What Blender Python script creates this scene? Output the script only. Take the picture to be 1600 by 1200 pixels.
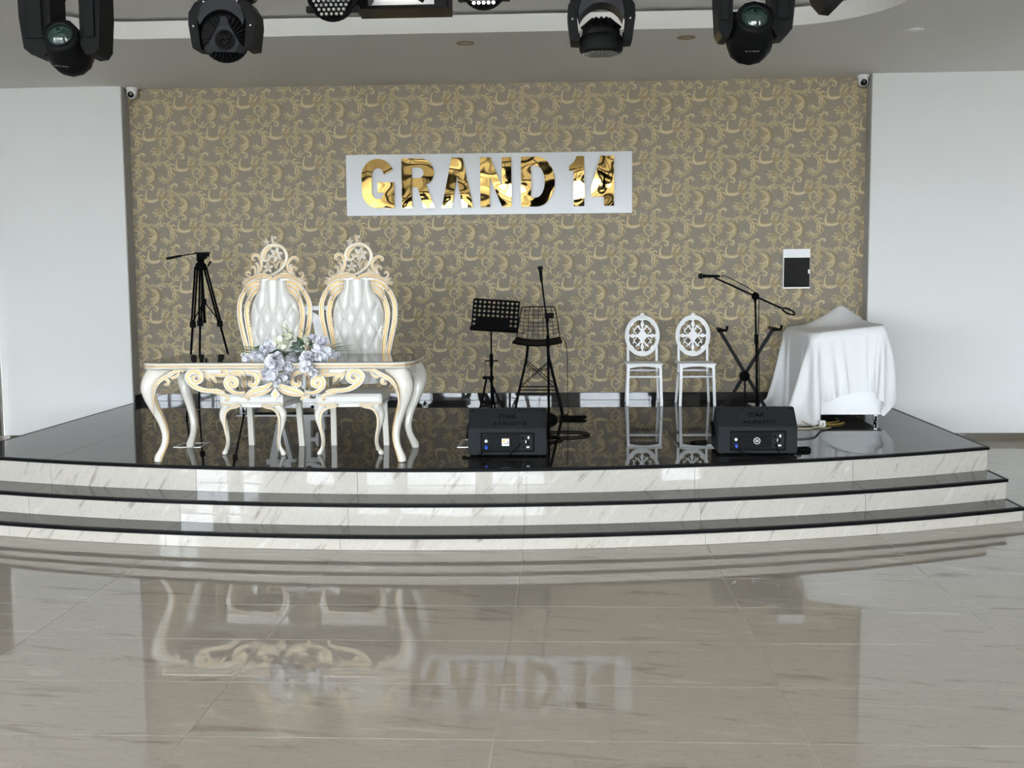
import bpy, bmesh, math, random
import numpy as np
from mathutils import Vector, Matrix

PI = math.pi
random.seed(7)
SC = bpy.context.scene
for o in list(bpy.data.objects):
    bpy.data.objects.remove(o)
COL = SC.collection

# ------------------------------------------------------------------ camera
F = 1750.0            # focal length in pixels of the 1600x1200 photograph
CAMH = 1.77           # eye height
VPX, VPY, ROLL = 888.0, 433.0, -0.0083   # vanishing point of the depth lines, horizon slope


def cam_axes():
    d = Vector(((VPX - 800) / F, -(VPY - 600) / F, 1.0))
    a = d.copy()
    b = Vector((1 / F, -ROLL / F, 0))
    t = -(a.dot(d)) / (b.dot(d))
    r = a + b * t
    d.normalize()
    r.normalize()
    if r.x < 0:
        r = -r
    u = d.cross(r)
    if u.y < 0:
        u = -u
    return r, d, u


AR, AD, AU = cam_axes()


def w_of(c):
    return Vector((AR.dot(c), AD.dot(c), AU.dot(c)))


def ray(px, py):
    return w_of(Vector(((px - 800) / F, -(py - 600) / F, 1.0)))


def onY(px, py, y):
    """world point seen at a photograph pixel, at distance y in front of the viewer"""
    w = ray(px, py)
    t = y / w.y
    return Vector((w.x * t, y, CAMH + w.z * t))


def onZ(px, py, z):
    w = ray(px, py)
    t = (z - CAMH) / w.z
    return Vector((w.x * t, w.y * t, z))


cam_d = bpy.data.cameras.new('camera')
cam_d.sensor_width = 36.0
cam_d.lens = 36.0 * F / 1600.0
cam_d.clip_start = 0.05
cam = bpy.data.objects.new('camera', cam_d)
COL.objects.link(cam)
cr_, cu_, cf_ = w_of(Vector((1, 0, 0))), w_of(Vector((0, 1, 0))), w_of(Vector((0, 0, 1)))
cam.matrix_world = Matrix(((cr_.x, cu_.x, -cf_.x, 0), (cr_.y, cu_.y, -cf_.y, 0), (cr_.z, cu_.z, -cf_.z, CAMH), (0, 0, 0, 1)))
SC.camera = cam

# ------------------------------------------------------------------ world, exposure
EXPOSURE = 0.25
SKY_STRENGTH = 34.0
world = bpy.data.worlds.new('World')
SC.world = world
world.use_nodes = True
wn = world.node_tree
wn.nodes.clear()
wo = wn.nodes.new('ShaderNodeOutputWorld')
wb = wn.nodes.new('ShaderNodeBackground')
wb.inputs['Color'].default_value = (0.87, 0.92, 1.0, 1)
wb.inputs['Strength'].default_value = SKY_STRENGTH
wn.links.new(wb.outputs[0], wo.inputs[0])
sun_d = bpy.data.lights.new('sun', 'SUN')      # added sun beyond the roof, lights the paving outside to brighten the ceiling
sun_d.energy = 110.0
sun_d.angle = 0.02
sun_d.color = (1.0, 0.98, 0.95)
sun = bpy.data.objects.new('sun', sun_d)
COL.objects.link(sun)
sun.location = (4, 30, 40)
sun.rotation_euler = Vector((0.25, 0.55, 0.80)).to_track_quat('Z', 'Y').to_euler()
SC.view_settings.view_transform = 'Standard'
SC.view_settings.look = 'None'
SC.view_settings.exposure = EXPOSURE
SC.view_settings.gamma = 1.0
SC.view_settings.use_curve_mapping = False
SC.cycles.use_denoising = True
SC.cycles.use_adaptive_sampling = False
SC.cycles.max_bounces = 8
SC.cycles.diffuse_bounces = 5
SC.cycles.glossy_bounces = 5
SC.cycles.transmission_bounces = 6
SC.cycles.caustics_reflective = True
SC.cycles.caustics_refractive = False
SC.cycles.sample_clamp_indirect = 6.0

# ------------------------------------------------------------------ dimensions (metres)
S = 0.428                       # stage height
D = 12.25                       # papered wall
WING = 12.05                    # front of the white wing walls
XL, XR = -4.80, 3.165           # papered recess
CEIL = 3.85
TRAY = 4.03
HX0, HX1, HY0 = -10.0, 13.0, -9.0   # hall
TIERS = [(0.428, 10.05), (0.2466, 10.40), (0.0977, 10.69)]   # top height, arc radius
ARCX, ARCY = -1.15, 17.825
SX0, SX1 = -4.79, 3.25


# ------------------------------------------------------------------ materials
def new_mat(name):
    m = bpy.data.materials.new(name)
    m.use_nodes = True
    nt = m.node_tree
    b = nt.nodes['Principled BSDF']
    return m, nt, b


def srgb(r, g, b):
    def f(c):
        c = c / 255.0
        return c / 12.92 if c <= 0.04045 else ((c + 0.055) / 1.055) ** 2.4
    return (f(r), f(g), f(b), 1.0)


def mat(name, col, rough=0.5, metal=0.0, spec=0.5, nscale=40.0, namt=0.08, bump=0.0, bscale=None, coat=0.0, trans=0.0, emit=0.0, sub=0.0):
    m, nt, b = new_mat(name)
    N, L = nt.nodes, nt.links
    tc = N.new('ShaderNodeTexCoord')
    nz = N.new('ShaderNodeTexNoise')
    nz.inputs['Scale'].default_value = nscale
    nz.inputs['Detail'].default_value = 4
    L.new(tc.outputs['Object'], nz.inputs['Vector'])
    mx = N.new('ShaderNodeMix')
    mx.data_type = 'RGBA'
    c = col
    mx.inputs['A'].default_value = (c[0] * (1 - namt), c[1] * (1 - namt), c[2] * (1 - namt), 1)
    mx.inputs['B'].default_value = (min(1, c[0] * (1 + namt)), min(1, c[1] * (1 + namt)), min(1, c[2] * (1 + namt)), 1)
    L.new(nz.outputs['Fac'], mx.inputs['Factor'])
    L.new(mx.outputs['Result'], b.inputs['Base Color'])
    b.inputs['Roughness'].default_value = rough
    b.inputs['Metallic'].default_value = metal
    b.inputs['Specular IOR Level'].default_value = spec
    b.inputs['Coat Weight'].default_value = coat
    b.inputs['Transmission Weight'].default_value = trans
    if emit:
        b.inputs['Emission Color'].default_value = col
        b.inputs['Emission Strength'].default_value = emit
    if bump:
        bz = N.new('ShaderNodeTexNoise')
        bz.inputs['Scale'].default_value = bscale or nscale * 4
        bz.inputs['Detail'].default_value = 3
        L.new(tc.outputs['Object'], bz.inputs['Vector'])
        bp = N.new('ShaderNodeBump')
        bp.inputs['Strength'].default_value = bump
        bp.inputs['Distance'].default_value = 0.01
        L.new(bz.outputs['Fac'], bp.inputs['Height'])
        L.new(bp.outputs['Normal'], b.inputs['Normal'])
    return m


def marble_mat(name, base, dark, light, rough, spec, stretch, rot, wav=0.0, objinfo=True):
    """polished porcelain with directional veins"""
    m, nt, b = new_mat(name)
    N, L = nt.nodes, nt.links
    tc = N.new('ShaderNodeTexCoord')
    oi = N.new('ShaderNodeObjectInfo')
    mul = N.new('ShaderNodeVectorMath')
    mul.operation = 'MULTIPLY_ADD'
    cx = N.new('ShaderNodeCombineXYZ')
    for k in range(3):
        L.new(oi.outputs['Random'], cx.inputs[k])
    L.new(cx.outputs[0], mul.inputs[0])
    mul.inputs[1].default_value = (37.0, 23.0, 11.0)
    L.new(tc.outputs['Object'], mul.inputs[2])
    mp = N.new('ShaderNodeMapping')
    mp.inputs['Rotation'].default_value = rot
    L.new(mul.outputs[0], mp.inputs['Vector'])
    mp0 = mp
    mp = N.new('ShaderNodeMapping')
    mp.inputs['Scale'].default_value = stretch
    L.new(mp0.outputs[0], mp.inputs['Vector'])
    n1 = N.new('ShaderNodeTexNoise')
    n1.inputs['Scale'].default_value = 1.6
    n1.inputs['Detail'].default_value = 8
    n1.inputs['Roughness'].default_value = 0.62
    n1.inputs['Distortion'].default_value = 0.7
    L.new(mp.outputs[0], n1.inputs['Vector'])
    rp = N.new('ShaderNodeValToRGB')
    e = rp.color_ramp.elements
    e[0].position = 0.30
    e[0].color = dark
    e[1].position = 0.72
    e[1].color = light
    k = rp.color_ramp.elements.new(0.42)
    k.color = base
    k = rp.color_ramp.elements.new(0.60)
    k.color = base
    L.new(n1.outputs['Fac'], rp.inputs['Fac'])
    # fine veins
    n2 = N.new('ShaderNodeTexNoise')
    n2.inputs['Scale'].default_value = 4.5
    n2.inputs['Detail'].default_value = 6
    n2.inputs['Distortion'].default_value = 1.5
    L.new(mp.outputs[0], n2.inputs['Vector'])
    ab = N.new('ShaderNodeMath')
    ab.operation = 'SUBTRACT'
    ab.inputs[1].default_value = 0.5
    L.new(n2.outputs['Fac'], ab.inputs[0])
    ab2 = N.new('ShaderNodeMath')
    ab2.operation = 'ABSOLUTE'
    L.new(ab.outputs[0], ab2.inputs[0])
    mr = N.new('ShaderNodeMapRange')
    mr.inputs['From Min'].default_value = 0.0
    mr.inputs['From Max'].default_value = 0.02
    mr.inputs['To Min'].default_value = 0.45
    mr.inputs['To Max'].default_value = 0.0
    L.new(ab2.outputs[0], mr.inputs['Value'])
    mx = N.new('ShaderNodeMix')
    mx.data_type = 'RGBA'
    L.new(mr.outputs[0], mx.inputs['Factor'])
    L.new(rp.outputs['Color'], mx.inputs['A'])
    mx.inputs['B'].default_value = dark
    L.new(mx.outputs['Result'], b.inputs['Base Color'])
    b.inputs['Roughness'].default_value = rough
    b.inputs['Specular IOR Level'].default_value = spec
    if wav:
        nb = N.new('ShaderNodeTexNoise')
        nb.inputs['Scale'].default_value = 2.2
        nb.inputs['Detail'].default_value = 1
        L.new(mul.outputs[0], nb.inputs['Vector'])
        bp = N.new('ShaderNodeBump')
        bp.inputs['Strength'].default_value = 1.0
        bp.inputs['Distance'].default_value = wav
        L.new(nb.outputs['Fac'], bp.inputs['Height'])
        L.new(bp.outputs['Normal'], b.inputs['Normal'])
    return m


M = {}
M['paint'] = mat('wall_paint', (0.80, 0.80, 0.79, 1), 0.75, spec=0.2, nscale=1.2, namt=0.02, bump=0.03, bscale=60)
M['ceil'] = mat('ceiling_paint', (0.90, 0.89, 0.86, 1), 0.8, spec=0.15, nscale=0.8, namt=0.02)
M['recess'] = mat('recess_grey', (0.42, 0.41, 0.38, 1), 0.8, spec=0.15, nscale=1.2, namt=0.03)
M['dark'] = mat('passage_dark', (0.03, 0.03, 0.028, 1), 0.5, nscale=6, namt=0.2)
M['floor'] = marble_mat('floor_porcelain', srgb(184, 176, 166), srgb(152, 142, 130), srgb(204, 198, 190), 0.0, 0.55, (1.0, 5.0, 1.0), (0, 0, 0.14), 0.00003)
M['grout'] = mat('floor_grout', srgb(196, 190, 176), 0.8, nscale=60, namt=0.1)
M['riser'] = marble_mat('riser_porcelain', srgb(192, 186, 177), srgb(150, 141, 130), srgb(209, 205, 198), 0.025, 0.75, (9.0, 1.0, 1.7), (0, -0.61, 0), 0.0008)
M['granite'] = marble_mat('dark_granite', (0.022, 0.021, 0.020, 1), (0.012, 0.012, 0.012, 1), (0.045, 0.043, 0.040, 1), 0.015, 0.10, (1.0, 5.0, 1.0), (0, 0, 0.05), 0.00022)
M['base_granite'] = marble_mat('baseboard_granite', (0.022, 0.021, 0.020, 1), (0.012, 0.012, 0.012, 1), (0.045, 0.043, 0.040, 1), 0.02, 0.5, (1.0, 1.0, 3.0), (0, 0, 0.05), 0.0003)
M['tread'] = marble_mat('tread_granite', (0.034, 0.033, 0.031, 1), (0.018, 0.018, 0.017, 1), (0.06, 0.058, 0.055, 1), 0.04, 0.2, (1.0, 3.0, 1.0), (0, 0, 0.05), 0.00022)
M['granite_joint'] = mat('granite_joint', (0.11, 0.11, 0.105, 1), 0.7)
M['nosing'] = mat('black_nosing', (0.004, 0.004, 0.0045, 1), 0.5, spec=0.08, nscale=30, namt=0.2)
M['base_brown'] = mat('brown_baseboard', srgb(92, 84, 70), 0.15, nscale=8, namt=0.2)
M['gold'] = None
M['acrylic'] = mat('sign_acrylic', (0.78, 0.79, 0.81, 1), 0.22, spec=0.4, nscale=2, namt=0.02)
M['letter_side'] = mat('letter_side', (0.16, 0.11, 0.04, 1), 0.35, metal=0.6)
M['cream'] = mat('cream_lacquer', (0.74, 0.71, 0.635, 1), 0.16, spec=0.55, nscale=18, namt=0.03, coat=0.4)
M['gilt'] = mat('gilt_patina', (0.66, 0.44, 0.19, 1), 0.38, metal=0.25, nscale=45, namt=0.16)
M['umber'] = mat('umber_line', (0.30, 0.19, 0.09, 1), 0.5, nscale=60, namt=0.2)
M['leather'] = mat('pearl_leather', (0.72, 0.705, 0.66, 1), 0.28, spec=0.5, nscale=30, namt=0.03, bump=0.04, bscale=300, coat=0.25)
M['glass_top'] = mat('dark_glass_top', (0.10, 0.095, 0.085, 1), 0.03, spec=0.6, nscale=3, namt=0.1)
M['black'] = mat('black_metal', (0.003, 0.003, 0.0033, 1), 0.55, spec=0.05, nscale=50, namt=0.2)
M['blackp'] = mat('black_plastic', (0.003, 0.0032, 0.0035, 1), 0.5, spec=0.06, nscale=80, namt=0.2)
M['darkgrey'] = mat('dark_grey_metal', (0.013, 0.014, 0.016, 1), 0.6, spec=0.12, nscale=50, namt=0.15)
M['box'] = mat('speaker_paint', (0.014, 0.0155, 0.018, 1), 0.65, spec=0.2, nscale=200, namt=0.3, bump=0.25, bscale=500)
M['boxdark'] = mat('speaker_panel', (0.0035, 0.004, 0.005, 1), 0.5, spec=0.1, nscale=40, namt=0.2)
M['chrome'] = mat('chrome', (0.75, 0.76, 0.78, 1), 0.15, metal=1.0, nscale=20, namt=0.05)
M['blue'] = mat('blue_plug', (0.03, 0.07, 0.45, 1), 0.35)
M['whitep'] = mat('white_plastic', (0.93, 0.93, 0.93, 1), 0.35, nscale=20, namt=0.02)
M['whitebox'] = mat('white_laminate', (0.94, 0.94, 0.94, 1), 0.35, nscale=4, namt=0.015)
M['lens'] = mat('lens_glass', (0.008, 0.022, 0.018, 1), 0.02, spec=0.5, nscale=4, namt=0.5)
M['led_grey'] = mat('led_lens', (0.55, 0.55, 0.53, 1), 0.12, metal=0.7, nscale=30, namt=0.1)
M['led_dark'] = mat('dark_led_lens', (0.10, 0.10, 0.095, 1), 0.3, spec=0.2)
M['led_white'] = mat('lit_led', (0.95, 0.96, 0.93, 1), 0.3, emit=0.9)
M['reflector'] = mat('strobe_reflector', (0.88, 0.88, 0.86, 1), 0.35, nscale=6, namt=0.03)
M['strobe'] = mat('strobe_tube', (1.0, 1.0, 0.98, 1), 0.3, emit=1.2)
M['leaf'] = mat('dark_leaf', (0.018, 0.045, 0.018, 1), 0.4, nscale=40, namt=0.4)
M['grass'] = mat('grass_blade', (0.05, 0.10, 0.045, 1), 0.45, nscale=30, namt=0.3)
M['lilac'] = mat('lilac_petal', (0.80, 0.80, 0.85, 1), 0.6, nscale=25, namt=0.10)
M['lilac2'] = mat('grey_lilac_petal', (0.60, 0.59, 0.63, 1), 0.6, nscale=25, namt=0.12)
M['ivory'] = mat('ivory_petal', (0.80, 0.80, 0.66, 1), 0.6, nscale=25, namt=0.08)
M['pearl'] = mat('pearl_bead', (0.9, 0.9, 0.86, 1), 0.2)
M['rubber'] = mat('black_cable', (0.003, 0.003, 0.003, 1), 0.6, spec=0.08)
M['cream_cable'] = mat('cream_cable', (0.55, 0.48, 0.36, 1), 0.5)
M['yellow_cable'] = mat('yellow_cable', (0.38, 0.27, 0.05, 1), 0.5)
M['screen'] = mat('black_glass', (0.003, 0.003, 0.004, 1), 0.08, spec=0.3)
M['label'] = mat('white_sticker', (0.8, 0.8, 0.78, 1), 0.5)
M['label_y'] = mat('yellow_sticker', (0.75, 0.5, 0.08, 1), 0.5)
M['steel'] = mat('brushed_steel', (0.5, 0.49, 0.46, 1), 0.3, metal=0.9, nscale=30, namt=0.1)
M['truss'] = mat('truss_tube', (0.02, 0.02, 0.021, 1), 0.45)
M['ground'] = mat('paving', (0.50, 0.49, 0.46, 1), 0.9, nscale=2, namt=0.15)
M['curtain'] = mat('window_frame', (0.62, 0.62, 0.60, 1), 0.5, nscale=4, namt=0.03)
M['lamp_bronze'] = mat('bronze_trim', (0.32, 0.22, 0.12, 1), 0.4, metal=0.6)


def make_gold():
    m, nt, b = new_mat('mirror_gold')
    N, L = nt.nodes, nt.links
    b.inputs['Base Color'].default_value = (0.70, 0.48, 0.17, 1)
    b.inputs['Metallic'].default_value = 1.0
    b.inputs['Roughness'].default_value = 0.03
    tc = N.new('ShaderNodeTexCoord')
    nz = N.new('ShaderNodeTexNoise')
    nz.inputs['Scale'].default_value = 2.6
    nz.inputs['Detail'].default_value = 0.5
    L.new(tc.outputs['Object'], nz.inputs['Vector'])
    bp = N.new('ShaderNodeBump')
    bp.inputs['Strength'].default_value = 1.0
    bp.inputs['Distance'].default_value = 0.022
    L.new(nz.outputs['Fac'], bp.inputs['Height'])
    L.new(bp.outputs['Normal'], b.inputs['Normal'])
    return m


M['gold'] = make_gold()


def make_cloth_mat():
    m, nt, b = new_mat('sheer_white_cloth')
    N, L = nt.nodes, nt.links
    tc = N.new('ShaderNodeTexCoord')
    wv = N.new('ShaderNodeTexNoise')
    wv.inputs['Scale'].default_value = 220
    L.new(tc.outputs['Object'], wv.inputs['Vector'])
    bp = N.new('ShaderNodeBump')
    bp.inputs['Strength'].default_value = 0.08
    bp.inputs['Distance'].default_value = 0.004
    L.new(wv.outputs['Fac'], bp.inputs['Height'])
    L.new(bp.outputs['Normal'], b.inputs['Normal'])
    b.inputs['Base Color'].default_value = (0.94, 0.94, 0.94, 1)
    b.inputs['Roughness'].default_value = 0.75
    b.inputs['Specular IOR Level'].default_value = 0.2
    out = nt.nodes['Material Output']
    tl = N.new('ShaderNodeBsdfTranslucent')
    tl.inputs['Color'].default_value = (0.9, 0.9, 0.9, 1)
    mx = N.new('ShaderNodeMixShader')
    mx.inputs[0].default_value = 0.15
    L.new(b.outputs[0], mx.inputs[1])
    L.new(tl.outputs[0], mx.inputs[2])
    L.new(mx.outputs[0], out.inputs['Surface'])
    return m


M['cloth'] = make_cloth_mat()


def make_paper():
    """woven ground of the wallpaper"""
    m, nt, b = new_mat('wallpaper_ground')
    N, L = nt.nodes, nt.links
    tc = N.new('ShaderNodeTexCoord')
    mp = N.new('ShaderNodeMapping')
    mp.inputs['Scale'].default_value = (160, 1, 25)
    L.new(tc.outputs['Object'], mp.inputs['Vector'])
    nz = N.new('ShaderNodeTexNoise')
    nz.inputs['Scale'].default_value = 1.0
    nz.inputs['Detail'].default_value = 3
    L.new(mp.outputs[0], nz.inputs['Vector'])
    mx = N.new('ShaderNodeMix')
    mx.data_type = 'RGBA'
    mx.inputs['A'].default_value = (0.190, 0.163, 0.126, 1)
    mx.inputs['B'].default_value = (0.300, 0.262, 0.205, 1)
    L.new(nz.outputs['Fac'], mx.inputs['Factor'])
    L.new(mx.outputs['Result'], b.inputs['Base Color'])
    b.inputs['Roughness'].default_value = 0.6
    b.inputs['Specular IOR Level'].default_value = 0.25
    return m


def make_print():
    m, nt, b = new_mat('wallpaper_print')
    N, L = nt.nodes, nt.links
    at = N.new('ShaderNodeAttribute')
    at.attribute_name = 'tint'
    tc = N.new('ShaderNodeTexCoord')
    nz = N.new('ShaderNodeTexNoise')
    nz.inputs['Scale'].default_value = 55
    nz.inputs['Detail'].default_value = 3
    L.new(tc.outputs['Object'], nz.inputs['Vector'])
    mr = N.new('ShaderNodeMapRange')
    mr.inputs['To Min'].default_value = 0.72
    mr.inputs['To Max'].default_value = 1.25
    L.new(nz.outputs['Fac'], mr.inputs['Value'])
    mx = N.new('ShaderNodeMix')
    mx.data_type = 'RGBA'
    mx.blend_type = 'MULTIPLY'
    mx.inputs['Factor'].default_value = 1.0
    L.new(at.outputs['Color'], mx.inputs['A'])
    L.new(mr.outputs[0], mx.inputs['B'])
    L.new(mx.outputs['Result'], b.inputs['Base Color'])
    b.inputs['Roughness'].default_value = 0.5
    b.inputs['Specular IOR Level'].default_value = 0.3
    return m


M['paper'] = make_paper()
M['print'] = make_print()


# ------------------------------------------------------------------ mesh builder
class MB:
    def __init__(self):
        self.v, self.f, self.m, self.s = [], [], [], []

    def add(self, vs, fs, mi=0, smooth=False, T=None):
        o = len(self.v)
        if T is not None:
            vs = [T @ Vector(p) for p in vs]
        self.v.extend([tuple(p) for p in vs])
        for f in fs:
            self.f.append([i + o for i in f])
            self.m.append(mi)
            self.s.append(smooth)
        return self

    def merge(self, other, T=None, mi=None):
        o = len(self.v)
        self.v.extend([tuple(T @ Vector(p)) if T is not None else p for p in other.v])
        self.f.extend([[i + o for i in f] for f in other.f])
        self.m.extend(other.m if mi is None else [mi] * len(other.m))
        self.s.extend(other.s)
        return self

    def box(self, c, s, mi=0, b=0.0, T=None):
        hx, hy, hz = s[0] / 2, s[1] / 2, s[2] / 2
        cx, cy, cz = c
        if b <= 0:
            vs = [(cx + sx * hx, cy + sy * hy, cz + sz * hz) for sx in (-1, 1) for sy in (-1, 1) for sz in (-1, 1)]
            fs = [(0, 1, 3, 2), (4, 6, 7, 5), (0, 4, 5, 1), (2, 3, 7, 6), (0, 2, 6, 4), (1, 5, 7, 3)]
            return self.add(vs, fs, mi, False, T)
        b = min(b, hx * .9, hy * .9, hz * .9)
        bm = bmesh.new()
        bmesh.ops.create_cube(bm, size=1.0)
        for v in bm.verts:
            v.co = Vector((cx + v.co.x * 2 * hx, cy + v.co.y * 2 * hy, cz + v.co.z * 2 * hz))
        bmesh.ops.bevel(bm, geom=bm.edges[:], offset=b, segments=2, profile=0.6, affect='EDGES')
        bm.verts.index_update()
        vs = [tuple(v.co) for v in bm.verts]
        fs = [[v.index for v in f.verts] for f in bm.faces]
        bm.free()
        return self.add(vs, fs, mi, False, T)

    def bar(self, a, b, w, h, mi=0, bev=0.0, up=(0, 0, 1)):
        """rectangular bar from a to b"""
        a, b = Vector(a), Vector(b)
        d = b - a
        L = d.length
        z = d.normalized()
        u = Vector(up)
        if abs(z.dot(u)) > 0.98:
            u = Vector((0, 1, 0))
        x = u.cross(z).normalized()
        y = z.cross(x)
        T = Matrix(((x.x, y.x, z.x, (a.x + b.x) / 2), (x.y, y.y, z.y, (a.y + b.y) / 2), (x.z, y.z, z.z, (a.z + b.z) / 2), (0, 0, 0, 1)))
        return self.box((0, 0, 0), (w, h, L), mi, bev, T)

    def tube(self, pts, r, n=8, mi=0, smooth=True, cap=True, closed=False, flat=None, up=None):
        """swept circle (or ellipse: flat=(a,b) scales along side and up)"""
        P = [Vector(p) for p in pts]
        k = len(P)
        R = r if isinstance(r, (list, tuple)) else [r] * k
        vs = []
        prev = None
        for i in range(k):
            if closed:
                t = P[(i + 1) % k] - P[i - 1]
            else:
                t = P[min(i + 1, k - 1)] - P[max(i - 1, 0)]
            if t.length < 1e-9:
                t = Vector((0, 0, 1))
            t.normalize()
            if up is not None:
                nrm = Vector(up)
                side = t.cross(nrm)
                if side.length < 1e-6:
                    side = prev or Vector((1, 0, 0))
                side.normalize()
                nn = nrm
            else:
                if prev is None:
                    a = Vector((0, 0, 1)) if abs(t.z) < 0.9 else Vector((1, 0, 0))
                    side = t.cross(a).normalized()
                else:
                    side = prev - t * prev.dot(t)
                    if side.length < 1e-6:
                        side = t.orthogonal()
                    side.normalize()
                nn = side.cross(t)
            prev = side
            fa, fb = flat if flat else (1, 1)
            for j in range(n):
                a = 2 * PI * j / n
                vs.append(P[i] + side * (math.cos(a) * R[i] * fa) + nn * (math.sin(a) * R[i] * fb))
        fs = []
        rng = k if closed else k - 1
        for i in range(rng):
            for j in range(n):
                a = i * n + j
                b = i * n + (j + 1) % n
                c = ((i + 1) % k) * n + (j + 1) % n
                d = ((i + 1) % k) * n + j
                fs.append((a, b, c, d))
        if cap and not closed:
            fs.append(tuple(range(n - 1, -1, -1)))
            fs.append(tuple((k - 1) * n + j for j in range(n)))
        return self.add(vs, fs, mi, smooth)

    def cyl(self, a, b, r0, r1=None, n=16, mi=0, smooth=True):
        r1 = r0 if r1 is None else r1
        return self.tube([a, b], [r0, r1], n, mi, smooth)

    def lathe(self, prof, n=24, mi=0, T=None, smooth=True):
        """profile of (radius, z) around z"""
        vs, fs = [], []
        for (r, z) in prof:
            for j in range(n):
                a = 2 * PI * j / n
                vs.append((r * math.cos(a), r * math.sin(a), z))
        for i in range(len(prof) - 1):
            for j in range(n):
                fs.append((i * n + j, i * n + (j + 1) % n, (i + 1) * n + (j + 1) % n, (i + 1) * n + j))
        fs.append(tuple(range(n - 1, -1, -1)))
        fs.append(tuple((len(prof) - 1) * n + j for j in range(n)))
        return self.add(vs, fs, mi, smooth, T)

    def ball(self, c, r, mi=0, nu=10, nv=6, sc=(1, 1, 1)):
        vs = [(c[0], c[1], c[2] - r * sc[2])]
        for i in range(1, nv):
            ph = -PI / 2 + PI * i / nv
            for j in range(nu):
                a = 2 * PI * j / nu
                vs.append((c[0] + r * sc[0] * math.cos(ph) * math.cos(a), c[1] + r * sc[1] * math.cos(ph) * math.sin(a), c[2] + r * sc[2] * math.sin(ph)))
        vs.append((c[0], c[1], c[2] + r * sc[2]))
        fs = [(0, 1 + (j + 1) % nu, 1 + j) for j in range(nu)]
        for i in range(nv - 2):
            for j in range(nu):
                a = 1 + i * nu + j
                b = 1 + i * nu + (j + 1) % nu
                fs.append((a, b, b + nu, a + nu))
        last = len(vs) - 1
        o = 1 + (nv - 2) * nu
        fs += [(o + j, o + (j + 1) % nu, last) for j in range(nu)]
        return self.add(vs, fs, mi, True)

    def prism(self, pts, y0, y1, mi=0, side=None, plane='xz'):
        """extrude a closed 2-D outline (no holes); plane xz runs along y, xy along z"""
        k = len(pts)
        if plane == 'xz':
            vs = [(p[0], y0, p[1]) for p in pts] + [(p[0], y1, p[1]) for p in pts]
        elif plane == 'yz':
            vs = [(y0, p[0], p[1]) for p in pts] + [(y1, p[0], p[1]) for p in pts]
        else:
            vs = [(p[0], p[1], y0) for p in pts] + [(p[0], p[1], y1) for p in pts]
        self.add(vs, [tuple(range(k)), tuple(range(2 * k - 1, k - 1, -1))], mi)
        o = len(self.v) - 2 * k
        for i in range(k):
            j = (i + 1) % k
            self.f.append([o + i, o + k + i, o + k + j, o + j])
            self.m.append(mi if side is None else side)
            self.s.append(False)
        return self

    def clamp(self, z0=None, z1=None):
        self.v = [(p[0], p[1], min(max(p[2], z0 if z0 is not None else p[2]), z1 if z1 is not None else max(p[2], z0 if z0 is not None else p[2]))) for p in self.v]
        return self

    def mesh(self, name, mats):
        me = bpy.data.meshes.new(name)
        me.from_pydata(self.v, [], self.f)
        for mm in mats:
            me.materials.append(mm)
        if len(mats) > 1:
            me.polygons.foreach_set('material_index', self.m)
        me.polygons.foreach_set('use_smooth', self.s)
        me.update()
        return me

    def build(self, name, mats, parent=None, loc=None, fix=True):
        mats = mats if isinstance(mats, (list, tuple)) else [mats]
        me = self.mesh(name, mats)
        if fix:
            bm = bmesh.new()
            bm.from_mesh(me)
            bmesh.ops.recalc_face_normals(bm, faces=bm.faces[:])
            bm.to_mesh(me)
            bm.free()
        o = bpy.data.objects.new(name, me)
        COL.objects.link(o)
        if parent is not None:
            o.parent = parent
        if loc is not None:
            o.location = loc
        return o


def link_mesh(name, me, parent=None, loc=(0, 0, 0)):
    o = bpy.data.objects.new(name, me)
    COL.objects.link(o)
    if parent is not None:
        o.parent = parent
    o.location = loc
    return o


def tag(o, label=None, cat=None, group=None, kind=None):
    if label:
        o['label'] = label
    if cat:
        o['category'] = cat
    if group:
        o['group'] = group
    if kind:
        o['kind'] = kind
    return o


def thing(name, label, cat, loc=(0, 0, 0), rz=0.0, group=None):
    o = bpy.data.objects.new(name, None)
    o.empty_display_size = 0.1
    COL.objects.link(o)
    o.location = loc
    o.rotation_euler = (0, 0, rz)
    return tag(o, label, cat, group)


def structure(name, mb, mats, parent=None):
    o = mb.build(name, mats, parent)
    if parent is None:
        o['kind'] = 'structure'
    return o


def copy_tree(root, label=None):
    c = root.copy()
    COL.objects.link(c)
    if label:
        c['label'] = label
    for ch in list(root.children):
        k = ch.copy()
        COL.objects.link(k)
        k.parent = c
        for g in list(ch.children):
            q = g.copy()
            COL.objects.link(q)
            q.parent = k
    return c


def cr(pts, sub=6, closed=False):
    """Catmull-Rom through points of any dimension"""
    P = [np.array(p, float) for p in pts]
    n = len(P)
    out = []
    rng = n if closed else n - 1
    for i in range(rng):
        if closed:
            p0, p1, p2, p3 = P[(i - 1) % n], P[i], P[(i + 1) % n], P[(i + 2) % n]
        else:
            p1, p2 = P[i], P[i + 1]
            p0 = P[i - 1] if i > 0 else 2 * p1 - p2
            p3 = P[i + 2] if i + 2 < n else 2 * p2 - p1
        for k in range(sub):
            t = k / sub
            out.append(0.5 * ((2 * p1) + (-p0 + p2) * t + (2 * p0 - 5 * p1 + 4 * p2 - p3) * t * t + (-p0 + 3 * p1 - 3 * p2 + p3) * t ** 3))
    if not closed:
        out.append(P[-1])
    return [tuple(p) for p in out]


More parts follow.
